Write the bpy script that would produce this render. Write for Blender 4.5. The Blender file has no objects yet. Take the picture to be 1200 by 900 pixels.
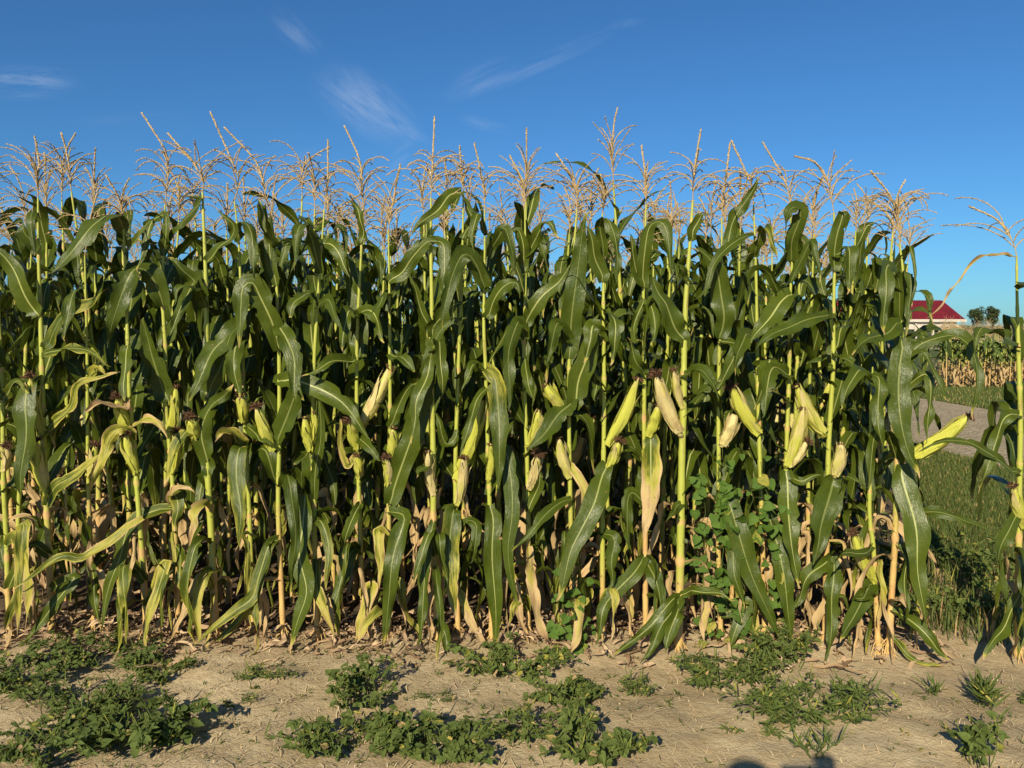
import bpy, math, random
import numpy as np
from mathutils import Vector, Matrix
random.seed(7)
S = bpy.context.scene
COL = S.collection
PI = math.pi
R = math.radians
U = random.uniform

# ------------------------------------------------------------------ camera geometry
TH = R(4.07)
CAM = Vector((0, 0, 1.6))
FW = Vector((0, math.cos(TH), -math.sin(TH))); UP = Vector((0, math.sin(TH), math.cos(TH))); RT = Vector((1, 0, 0))
def ray(px, py):
    return FW*900 + RT*(px-600) + UP*(450-py)
def at(px, py, Y):
    d = ray(px, py)
    return CAM + d*(Y/d.y)
def gnd(px, py, z=0.0):
    d = ray(px, py)
    return CAM + d*((z-CAM.z)/d.z)

# ------------------------------------------------------------------ tagging
def tag(o, label=None, cat=None, group=None, kind=None):
    if label: o['label'] = label
    if cat: o['category'] = cat
    if group: o['group'] = group
    if kind: o['kind'] = kind
    return o
def thing(name, label, cat, loc=(0,0,0), rz=0, group=None):
    o = bpy.data.objects.new(name, None); COL.objects.link(o)
    o.location = loc; o.rotation_euler = (0,0,rz); o.empty_display_size = .1
    return tag(o, label, cat, group)
def copy_tree(o, parent=None):
    c = o.copy(); COL.objects.link(c)
    if parent: c.parent = parent
    for ch in list(o.children): copy_tree(ch, c)
    return c

# ------------------------------------------------------------------ mesh builder
class MB:
    def __init__(s): s.v=[]; s.f=[]; s.t=[]; s.uv=[]; s.mi=[]; s.cur=0
    def add(s, vs, fs, tone=0.0, uv=None):
        b = len(s.v); n = len(vs)
        s.v.extend([tuple(p) for p in vs])
        s.t.extend(tone if isinstance(tone,(list,tuple)) else [tone]*n)
        s.uv.extend(uv if uv else [(0.5,0.5)]*n)
        for f in fs:
            s.f.append(tuple(b+i for i in f)); s.mi.append(s.cur)
    def build(s, name, mats, parent=None, org=(0,0,0), smooth=True):
        me = bpy.data.meshes.new(name)
        o3 = Vector(org)
        v = np.array(s.v, dtype=float).reshape(-1,3) - np.array(o3)
        me.from_pydata(v.tolist(), [], s.f)
        uvl = me.uv_layers.new(name='UVMap')
        li = np.zeros(len(me.loops), dtype=np.int32); me.loops.foreach_get('vertex_index', li)
        uvl.data.foreach_set('uv', np.array(s.uv, dtype=np.float32)[li].ravel())
        a = me.attributes.new('tone','FLOAT','POINT'); a.data.foreach_set('value', np.array(s.t, dtype=np.float32))
        if not isinstance(mats,(list,tuple)): mats=[mats]
        for m in mats: me.materials.append(m)
        if len(mats)>1: me.polygons.foreach_set('material_index', np.array(s.mi,dtype=np.int32))
        if smooth: me.polygons.foreach_set('use_smooth', [True]*len(me.polygons))
        me.update()
        o = bpy.data.objects.new(name, me); COL.objects.link(o)
        if parent: o.parent = parent
        else: o.location = o3
        return o

def catmull(pts, n):
    P = [Vector(p) for p in pts]
    if len(P)==2: P=[P[0],(P[0]+P[1])/2,P[1]]
    P = [P[0]*2-P[1]]+P+[P[-1]*2-P[-2]]
    segs = len(P)-3
    L=[(P[i+2]-P[i+1]).length for i in range(segs)]; T=sum(L) or 1
    cum=[0]
    for l in L: cum.append(cum[-1]+l)
    out=[]
    for k in range(n+1):
        s=T*k/n; i=0
        while i<segs-1 and s>cum[i+1]: i+=1
        t=(s-cum[i])/(L[i] or 1)
        a,b,c,d=P[i],P[i+1],P[i+2],P[i+3]
        out.append(.5*((2*b)+(c-a)*t+(2*a-5*b+4*c-d)*t*t+(3*b-a-3*c+d)*t**3))
    return out
def tangents(C):
    T=[]
    for i in range(len(C)):
        d=C[min(i+1,len(C)-1)]-C[max(i-1,0)]
        T.append(d.normalized() if d.length>1e-9 else Vector((0,0,1)))
    return T
def tube(mb, C, rad, sides=6, tone=0.0, cap=False):
    T=tangents(C); n=len(C)
    ref=Vector((1,0,0)) if abs(T[0].x)<.8 else Vector((0,1,0))
    vs=[];fs=[];ts=[];uv=[]
    for i,(c,t) in enumerate(zip(C,T)):
        a=(ref-t*ref.dot(t)).normalized(); b=t.cross(a); ref=a
        r=rad[i] if isinstance(rad,(list,tuple)) else rad
        tn=tone[i] if isinstance(tone,(list,tuple)) else tone
        for k in range(sides):
            an=2*PI*k/sides
            vs.append(c+(a*math.cos(an)+b*math.sin(an))*r); ts.append(tn); uv.append((k/sides, i/(n-1)))
    for i in range(n-1):
        for k in range(sides):
            k2=(k+1)%sides
            fs.append((i*sides+k,i*sides+k2,(i+1)*sides+k2,(i+1)*sides+k))
    if cap:
        fs.append(tuple(range(sides))[::-1]); fs.append(tuple((n-1)*sides+k for k in range(sides)))
    mb.add(vs,fs,ts,uv)

def wprof(s):
    # blade width profile: clasping base, widest at a third, long taper to a point
    if s<.06: return .62+.2*(s/.06)
    if s<.35: return .82+.18*math.sin((s-.06)/.29*PI/2)
    return max(0.03,(1-((s-.35)/.65)**1.75))**.92

def leaf(mb, pts, width, nh=None, n=24, fold=.2, ripple=.010, twist=(0,0), dry=(0,0), cut=None, edge_dry=0.0, us=(-1,-.6,-.1,.1,.6,1), jit=.004, droopy=0, arch=0.0, rag=.05):
    """a corn blade: ribbon along pts; nh = hint of the direction its face looks"""
    C=catmull(pts,n); T=tangents(C)
    Ltot=sum((C[i+1]-C[i]).length for i in range(n))
    j3=[(U(0,6.3),U(5,11)) for _ in range(3)]
    for i in range(2,n):
        q=i/n; C[i]+=Vector([jit*1.6*math.sin(a+b*q) for a,b in j3])
    nh=Vector(nh) if nh is not None else None
    p1,p2=U(0,6.3),U(0,6.3); fr=U(4.5,8.5)*Ltot/.75; tipd=U(-.4,1.0); a1,a2=U(.5,1.3),U(.5,1.3)
    big=U(0,6.3)
    vs=[];fs=[];ts=[];uv=[]
    m=len(us); wprev=None
    for i in range(n+1):
        s=i/n; t=T[i]
        if nh is not None:
            w=t.cross((nh+Vector((0,0,arch*(1-abs(t.z))**1.5))).normalized())
            if w.length<.25 and wprev is not None: w=wprev.copy()
        else:
            w=t.cross(Vector((0,0,1)))
            if w.length<.3 and wprev is not None: w=wprev.copy()
        w=(w-t*w.dot(t)); w.normalize()
        if wprev is not None and w.dot(wprev)<0: w=-w
        wprev=w.copy()
        ang=twist[0]+(twist[1]-twist[0])*s + .12*math.sin(big+s*7)
        w=Matrix.Rotation(ang,3,t)@w
        nn=w.cross(t).normalized()
        sc=s if cut is None else s*cut
        hw=width/2*wprof(sc)
        ff=fold*(1-.55*s)
        if s<.1: ff=fold+.9*(1-s/.1)
        for j,u in enumerate(us):
            au=abs(u)
            ph=(p1 if u<0 else p2); aa=(a1 if u<0 else a2)
            rp=ripple*aa*(au**2)*math.sin(ph+fr*2*PI*s*.5+.7*math.sin(9*s+ph))*min(1,s*6)*min(1,(1-s)*5+.2)
            hwj=hw*(1+.07*math.sin(ph*3+s*23)*au)
            if au>.9 and U(0,1)<rag: hwj*=U(.55,.92)
            vs.append(C[i]+w*(u*hwj*math.cos(ff*.6))+nn*(au*hwj*math.sin(ff)+rp))
            d=dry[0]+(dry[1]-dry[0])*s
            if tipd>0 and s>.86: d+=tipd*((s-.86)/.14)**1.5
            if edge_dry: d+=edge_dry*au**3
            ts.append(min(1,max(0,d))); uv.append((u*.5+.5,s*Ltot))
    for i in range(n):
        for j in range(m-1):
            fs.append((i*m+j,i*m+j+1,(i+1)*m+j+1,(i+1)*m+j))
    mb.add(vs,fs,ts,uv)

def droop(p0, az, e0, e1, L, n=12, power=1.0, wob=.0, kink=None):
    """curve leaving p0 at elevation e0, bending to e1 over its length"""
    p=Vector(p0); out=[p.copy()]
    for i in range(n):
        s=((i+.5)/n)**power
        if kink is not None:
            q=max(0,min(1,(s-kink[0])/kink[1])); q=q*q*(3-2*q); e=e0+(e1-e0)*(.12*s+.88*q)
        else: e=e0+(e1-e0)*s
        a=az+wob*math.sin(3*s)
        p=p+Vector((math.cos(a)*math.cos(e),math.sin(a)*math.cos(e),math.sin(e)))*(L/n)
        out.append(p.copy())
    return out

def spikelet(mb, p, d, L, w, tone):
    d=d.normalized(); a=d.orthogonal().normalized(); b=d.cross(a)
    m=p+d*(L*.45)
    k=U(0,2); a,b=a*math.cos(k)+b*math.sin(k), b*math.cos(k)-a*math.sin(k)
    vs=[p,m+a*w,m-a*w*.5+b*w*.87,m-a*w*.5-b*w*.87,p+d*L]
    mb.add(vs,[(0,2,1),(0,3,2),(0,1,3),(1,2,4),(2,3,4),(3,1,4)],tone)

def tassel_branch(mb, C, dens, L0, w0, ranks=3, bare=.12, hang=.0):
    T=tangents(C); n=len(C)
    tube(mb,C,[.0028*(1-.6*i/(n-1)) for i in range(n)],4,.35)
    tot=sum((C[i+1]-C[i]).length for i in range(n-1)); k=int(tot/dens)
    for q in range(k):
        s=bare+(1-bare)*q/k
        x=s*(n-1); i=min(int(x),n-2); f=x-i
        p=C[i].lerp(C[i+1],f); t=T[i]
        for r in range(ranks):
            a=t.orthogonal().normalized(); a=Matrix.Rotation(U(0,6.28),3,t)@a
            dd=t*U(1.0,1.5)+a*U(.12,.5)+Vector((0,0,-hang*U(.2,1)))
            spikelet(mb,p,dd,L0*U(.7,1.25),w0*U(.7,1.2),U(0,1))

def tassel(mb, spike, nb=10, Lb=.2, lo=0, full=1.0, low=False):
    """spike: 3D points from the tassel's foot to the tip of its central spike"""
    n=16; C=catmull(spike,n)
    if low:
        tassel_branch(mb,C[::4] if len(C)>8 else C,.02,.02,.0035,2,.3)
    else:
        tassel_branch(mb,C,.0050,.0145,.0033,4,.34)
    if not low: nb=int(nb*U(.7,1.2))
    dr0,dr1=U(35,68),U(74,88); en0=U(-100,-10); en1=en0+U(25,80)
    for k in range(nb):
        i=int(2+ (k/nb)*n*.40); p=C[i]
        az=2*PI*(k*.382)+U(-.5,.5)
        L=Lb*U(.7,1.3)*(1-.3*k/nb)
        B=droop(p,az,R(U(dr0,dr1)),R(U(en0,en1)),L*1.15,10,U(.7,1.5),U(-.5,.5))
        if low: tassel_branch(mb,B[::3],.022,.02,.003,2,.1)
        else: tassel_branch(mb,B,.0058,.0125,.0020,3,.06,.2)
EXPO=0.42; SKYSTR=.053; CLOUDCOL=(9.5,10.8,12.5)
def SKYROT(az): return az
def SKYTINT(g,c): return g.mix(1.0,c,(.46,.98,1.46),"MULTIPLY")
# ------------------------------------------------------------------ materials
class NT:
    def __init__(s, m):
        s.m=m; m.use_nodes=True; s.t=m.node_tree; s.t.nodes.clear()
    def n(s, ty, ins=None, **kw):
        x=s.t.nodes.new(ty)
        for k,v in kw.items(): setattr(x,k,v)
        for k,v in (ins or {}).items():
            if isinstance(v,bpy.types.NodeSocket): s.t.links.new(v,x.inputs[k])
            else: x.inputs[k].default_value=v
        return x
    def math(s, op, a, b=0.0, c=0.0, clamp=False):
        return s.n('ShaderNodeMath',{0:a,1:b,2:c},operation=op,use_clamp=clamp).outputs[0]
    def mix(s, f, a, b, blend='MIX'):
        x=s.t.nodes.new('ShaderNodeMix'); x.data_type='RGBA'; x.blend_type=blend; x.clamp_factor=True
        for i,v in ((0,f),(6,a),(7,b)):
            if isinstance(v,bpy.types.NodeSocket): s.t.links.new(v,x.inputs[i])
            else: x.inputs[i].default_value=(*v,1) if isinstance(v,tuple) and len(v)==3 else v
        return x.outputs[2]
    def rng(s, v, a, b, c=0.0, d=1.0, smooth=True):
        return s.n('ShaderNodeMapRange',{0:v,1:a,2:b,3:c,4:d},interpolation_type='SMOOTHSTEP' if smooth else 'LINEAR').outputs[0]
    def noise(s, vec, scale, detail=3, rough=.55, dim='3D'):
        return s.n('ShaderNodeTexNoise',{'Vector':vec,'Scale':scale,'Detail':detail,'Roughness':rough},noise_dimensions=dim)
def mat(name): 
    return NT(bpy.data.materials.new(name))

def make_leaf_mat(name, green=(.026,.045,.0045), green2=(.070,.092,.008), yellow=(.38,.34,.05), tan=(.44,.29,.12), pink=(.30,.165,.075), transl=.11, rough=.36, rib=True):
    g=mat(name)
    uv=g.n('ShaderNodeUVMap').outputs[0]
    sep=g.n('ShaderNodeSeparateXYZ',{0:uv}); u,v=sep.outputs[0],sep.outputs[1]
    au=g.math('MULTIPLY',g.math('ABSOLUTE',g.math('SUBTRACT',u,.5)),2)
    rnd=g.n('ShaderNodeObjectInfo').outputs['Random']
    pos=g.n('ShaderNodeTexCoord').outputs['Object']
    vec=g.n('ShaderNodeCombineXYZ',{0:g.math('MULTIPLY',u,46),1:g.math('MULTIPLY',v,2.0),2:g.math('MULTIPLY',rnd,40)}).outputs[0]
    veins=g.noise(vec,1.0,2,.6).outputs[0]
    vec2=g.n('ShaderNodeCombineXYZ',{0:g.math('MULTIPLY',u,3),1:g.math('MULTIPLY',v,9.0),2:g.math('MULTIPLY',rnd,60)}).outputs[0]
    blot=g.noise(vec2,1.0,4,.6).outputs[0]
    tone=g.n('ShaderNodeAttribute',attribute_name='tone').outputs['Fac']
    # dryness follows the blade, ragged by noise and stronger at the margin
    d=g.math('ADD',tone,g.math('MULTIPLY',g.math('SUBTRACT',blot,.5),g.rng(tone,0.02,.35,.05,1.1)))
    d=g.math('ADD',d,g.math('MULTIPLY',g.math('SUBTRACT',veins,.5),g.rng(tone,.05,.4,0,.8)))
    d=g.math('ADD',d,g.math('MULTIPLY',g.math('POWER',au,6.0),g.rng(tone,0.05,.6,.0,.35)),clamp=True)
    big=g.noise(pos,21,2,.5).outputs[0]
    base=g.mix(g.math('ADD',g.math('MULTIPLY',blot,.35),g.math('ADD',g.math('MULTIPLY',rnd,.4),g.rng(big,.3,.7,0,.3 if rib else .6)),clamp=True),green,green2)
    base=g.mix(g.math('MULTIPLY',veins,.35),base,tuple(c*1.4 for c in green2))
    if rib:
        ribm=g.rng(au,g.math('MULTIPLY',.028,g.rng(v,0,.7,1.6,.7)),g.math('MULTIPLY',.07,g.rng(v,0,.7,1.6,.7)),1,0)
        base=g.mix(g.math('MULTIPLY',ribm,g.math('ADD',.3,g.math('MULTIPLY',rnd,.6))),base,(.40,.42,.14))
    tan_=g.mix(g.rng(g.noise(pos,3.0,2).outputs[0],.5,.68),tan,pink)
    tan_=g.mix(g.math('MULTIPLY',veins,.55),tan_,(.62,.48,.27)); tan_=g.mix(g.math('MULTIPLY',g.rng(blot,.5,.7),.55),tan_,(.20,.11,.05))
    dryc=g.mix(g.rng(d,.45,.72),yellow,tan_)
    col=g.mix(g.rng(d,.14,.48),base,dryc)
    # small brown spots and torn dry ticks
    sp=g.noise(pos,70,2,.5).outputs[0]
    col=g.mix(g.math('MULTIPLY',g.rng(sp,.68,.74),.6),col,(.20,.13,.05))
    vec3=g.n('ShaderNodeCombineXYZ',{0:g.math('MULTIPLY',u,5),1:g.math('MULTIPLY',v,38.0),2:rnd}).outputs[0]
    cr=g.noise(vec3,1.0,3,.6).outputs[0]
    hgt=g.math('ADD',g.math('MULTIPLY',veins,.22),g.math('MULTIPLY',cr,.5))
    hgt=g.math('ADD',hgt,g.math('MULTIPLY',blot,1.0))
    bump=g.n('ShaderNodeBump',{'Height':hgt,'Strength':.62,'Distance':.008}).outputs[0]
    ro=g.math('ADD',g.math('MULTIPLY',blot,.28),g.math('ADD',rough-.16,g.math('MULTIPLY',d,.35)),clamp=True)
    b=g.n('ShaderNodeBsdfPrincipled',{'Base Color':col,'Roughness':ro,'Normal':bump,'Specular IOR Level':.27})
    tcol=g.mix(.5,col,(.13,.17,.012)); tcol=g.mix(g.rng(d,.2,.6),tcol,col)
    tr=g.n('ShaderNodeBsdfTranslucent',{'Color':tcol,'Normal':bump})
    mx=g.n('ShaderNodeMixShader',{0:transl,1:b.outputs[0],2:tr.outputs[0]})
    g.n('ShaderNodeOutputMaterial',{0:mx.outputs[0]})
    return g.m
M={}
M['leaf']=make_leaf_mat('corn_leaf')
M['weed']=make_leaf_mat('weed_leaf',(.040,.068,.014),(.125,.165,.036),transl=.2,rough=.6,rib=False)
M['vine']=make_leaf_mat('vine_leaf',(.038,.088,.010),(.095,.165,.020),transl=.22,rough=.5,rib=False)
M['grass']=make_leaf_mat('grass_blade',(.055,.095,.022),(.12,.155,.035),transl=.25,rough=.55,rib=False)
M['far_leaf']=make_leaf_mat('far_corn_leaf',(.06,.095,.018),(.10,.14,.03),transl=.2,rough=.5,rib=False)

def make_stalk_mat():
    g=mat('corn_stalk')
    uv=g.n('ShaderNodeUVMap').outputs[0]; sep=g.n('ShaderNodeSeparateXYZ',{0:uv}); u,v=sep.outputs[0],sep.outputs[1]
    pos=g.n('ShaderNodeTexCoord').outputs['Object']; rnd=g.n('ShaderNodeObjectInfo').outputs['Random']
    tone=g.n('ShaderNodeAttribute',attribute_name='tone').outputs['Fac']
    vec=g.n('ShaderNodeVectorMath',{0:pos,1:(90,90,5)},operation='MULTIPLY').outputs[0]
    st=g.noise(vec,1.0,3,.6).outputs[0]
    bl=g.noise(pos,7,4,.65).outputs[0]
    d=g.math('ADD',tone,g.math('MULTIPLY',g.math('SUBTRACT',bl,.5),.7),clamp=True)
    gr=g.mix(bl,(.32,.365,.045),(.47,.45,.085))
    gr=g.mix(g.math('MULTIPLY',st,.6),gr,(.30,.34,.04))
    tn=g.mix(g.rng(bl,.4,.62),(.58,.37,.12),(.46,.24,.085))
    tn=g.mix(g.math('MULTIPLY',st,.5),tn,(.62,.47,.2))
    col=g.mix(g.rng(d,.3,.75),gr,tn)
    col=g.mix(g.rng(g.noise(pos,45,2).outputs[0],.64,.74,0,.7),col,(.14,.08,.035))
    col=g.mix(g.rng(g.noise(g.n('ShaderNodeVectorMath',{0:pos,1:(26,26,5)},operation='MULTIPLY').outputs[0],1.0,4,.65).outputs[0],.56,.72,0,.65),col,(.26,.15,.06))
    bump=g.n('ShaderNodeBump',{'Height':st,'Strength':.3,'Distance':.003}).outputs[0]
    b=g.n('ShaderNodeBsdfPrincipled',{'Base Color':col,'Roughness':.5,'Normal':bump})
    g.n('ShaderNodeOutputMaterial',{0:b.outputs[0]}); return g.m
M['stalk']=make_stalk_mat()
def make_husk_mat():
    g=mat('corn_husk')
    uv=g.n('ShaderNodeUVMap').outputs[0]; sep=g.n('ShaderNodeSeparateXYZ',{0:uv}); u,v=sep.outputs[0],sep.outputs[1]
    pos=g.n('ShaderNodeTexCoord').outputs['Object']; rnd=g.n('ShaderNodeObjectInfo').outputs['Random']
    tone=g.n('ShaderNodeAttribute',attribute_name='tone').outputs['Fac']
    vec=g.n('ShaderNodeCombineXYZ',{0:g.math('MULTIPLY',u,70),1:g.math('MULTIPLY',v,2.5),2:g.math('MULTIPLY',rnd,30)}).outputs[0]
    st=g.noise(vec,1.0,3,.6).outputs[0]
    bl=g.noise(pos,14,4,.6).outputs[0]
    d=g.math('ADD',tone,g.math('MULTIPLY',g.math('SUBTRACT',bl,.5),.8),clamp=True)
    gr=g.mix(st,(.40,.44,.035),(.62,.58,.10))
    tn=g.mix(st,(.56,.43,.13),(.78,.66,.34)); tn=g.mix(g.rng(bl,.55,.72,0,.5),tn,(.36,.20,.08))
    col=g.mix(g.rng(d,.25,.75),gr,tn)
    bump=g.n('ShaderNodeBump',{'Height':st,'Strength':.85,'Distance':.005}).outputs[0]
    b=g.n('ShaderNodeBsdfPrincipled',{'Base Color':col,'Roughness':.48,'Normal':bump})
    g.n('ShaderNodeOutputMaterial',{0:b.outputs[0]}); return g.m
M['husk']=make_husk_mat()
def simple(name, col, rough=.7, col2=None, scale=8, tone=False, bump=0, spec=.4, detail=4):
    g=mat(name); pos=g.n('ShaderNodeTexCoord').outputs['Object']
    c=None; ins={'Roughness':rough,'Specular IOR Level':spec}
    nz=g.noise(pos,scale,detail).outputs[0]
    if tone: f=g.n('ShaderNodeAttribute',attribute_name='tone').outputs['Fac']
    else: f=g.rng(nz,.3,.7)
    ins['Base Color']=g.mix(f,col,col2 or tuple(x*.75 for x in col))
    if bump: ins['Normal']=g.n('ShaderNodeBump',{'Height':nz,'Strength':bump,'Distance':.01}).outputs[0]
    b=g.n('ShaderNodeBsdfPrincipled',ins); g.n('ShaderNodeOutputMaterial',{0:b.outputs[0]}); return g.m
M['silk']=simple('corn_silk',(.065,.028,.014),.85,(.16,.08,.035),60)
M['tassel']=simple('corn_tassel',(.29,.195,.085),.75,(.60,.45,.235),tone=True)
M['straw']=simple('dry_straw',(.45,.31,.16),.8,(.62,.49,.30),tone=True)
M['deadleaf']=simple('dead_leaf',(.20,.12,.065),.8,(.50,.355,.205),tone=True)

def make_soil():
    g=mat('sandy_soil'); pos=g.n('ShaderNodeTexCoord').outputs['Object']
    a=g.noise(pos,1.1,4,.6).outputs[0]; b_=g.noise(pos,9,6,.65).outputs[0]; c=g.noise(pos,120,3,.6).outputs[0]; e=g.noise(pos,42,4,.7).outputs[0]
    col=g.mix(g.rng(a,.32,.68),(.365,.282,.160),(.49,.395,.240))
    col=g.mix(g.rng(b_,.35,.7,0,.55),col,(.31,.22,.12))
    col=g.mix(g.rng(c,.6,.75,0,.5),col,(.58,.48,.35))
    col=g.mix(g.rng(c,.28,.42,.45,0),col,(.19,.13,.08))
    col=g.mix(g.rng(e,.62,.72,0,.5),col,(.22,.15,.09))
    # deep shade between the stalks painted into the soil colour inside the field
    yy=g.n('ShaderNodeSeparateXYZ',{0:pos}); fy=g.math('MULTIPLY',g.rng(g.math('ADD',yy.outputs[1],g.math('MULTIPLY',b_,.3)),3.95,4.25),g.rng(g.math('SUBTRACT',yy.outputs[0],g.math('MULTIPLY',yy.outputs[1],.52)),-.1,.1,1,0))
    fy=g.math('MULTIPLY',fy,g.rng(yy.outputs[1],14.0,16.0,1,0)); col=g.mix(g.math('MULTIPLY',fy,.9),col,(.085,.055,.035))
    h=g.math('ADD',g.math('MULTIPLY',b_,1.0),g.math('MULTIPLY',e,.5)); h=g.math('ADD',h,g.math('MULTIPLY',c,.28))
    bump=g.n('ShaderNodeBump',{'Height':h,'Strength':.55,'Distance':.03}).outputs[0]
    b=g.n('ShaderNodeBsdfPrincipled',{'Base Color':col,'Roughness':.92,'Normal':bump,'Specular IOR Level':.2})
    g.n('ShaderNodeOutputMaterial',{0:b.outputs[0]}); return g.m
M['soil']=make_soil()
def make_turf():
    g=mat('turf_ground'); pos=g.n('ShaderNodeTexCoord').outputs['Object']
    a=g.noise(pos,1.3,4,.6).outputs[0]; b_=g.noise(pos,22,5,.7).outputs[0]
    col=g.mix(g.rng(b_,.35,.68),(.060,.085,.020),(.135,.150,.045))
    col=g.mix(g.rng(a,.5,.72,0,.6),col,(.20,.16,.07))
    bump=g.n('ShaderNodeBump',{'Height':b_,'Strength':.9,'Distance':.05}).outputs[0]
    b=g.n('ShaderNodeBsdfPrincipled',{'Base Color':col,'Roughness':.9,'Normal':bump,'Specular IOR Level':.15})
    g.n('ShaderNodeOutputMaterial',{0:b.outputs[0]}); return g.m
M['turf']=make_turf()
def make_gravel():
    g=mat('gravel_lane'); pos=g.n('ShaderNodeTexCoord').outputs['Object']
    vo=g.n('ShaderNodeTexVoronoi',{'Vector':pos,'Scale':26}); a=g.noise(pos,.9,4,.6).outputs[0]; c=g.noise(pos,60,3).outputs[0]
    col=g.mix(g.n('ShaderNodeSeparateColor',{0:vo.outputs['Color']}).outputs[0],(.25,.195,.11),(.48,.385,.245))
    col=g.mix(g.rng(a,.42,.7,0,.6),col,(.27,.215,.13)); col=g.mix(g.rng(c,.6,.72,0,.6),col,(.52,.47,.42))
    bump=g.n('ShaderNodeBump',{'Height':vo.outputs['Distance'],'Strength':.8,'Distance':.03}).outputs[0]
    b=g.n('ShaderNodeBsdfPrincipled',{'Base Color':col,'Roughness':.9,'Normal':bump,'Specular IOR Level':.2})
    g.n('ShaderNodeOutputMaterial',{0:b.outputs[0]}); return g.m
M['gravel']=make_gravel()
M['roof_red']=simple('red_metal_roof',(.20,.016,.022),.55,(.15,.013,.018),.6)
M['white']=simple('white_paint',(.54,.49,.41),.6,(.44,.39,.32),2)
M['board']=simple('weathered_board',(.56,.50,.43),.7,(.42,.36,.30),3)
M['dark_wood']=simple('dark_timber',(.10,.085,.07),.7)
M['bark']=simple('bark',(.12,.085,.055),.9,(.07,.05,.035),10)
M['crown']=make_leaf_mat('tree_leaf',(.030,.048,.016),(.055,.075,.024),transl=.12,rough=.6,rib=False)
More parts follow.
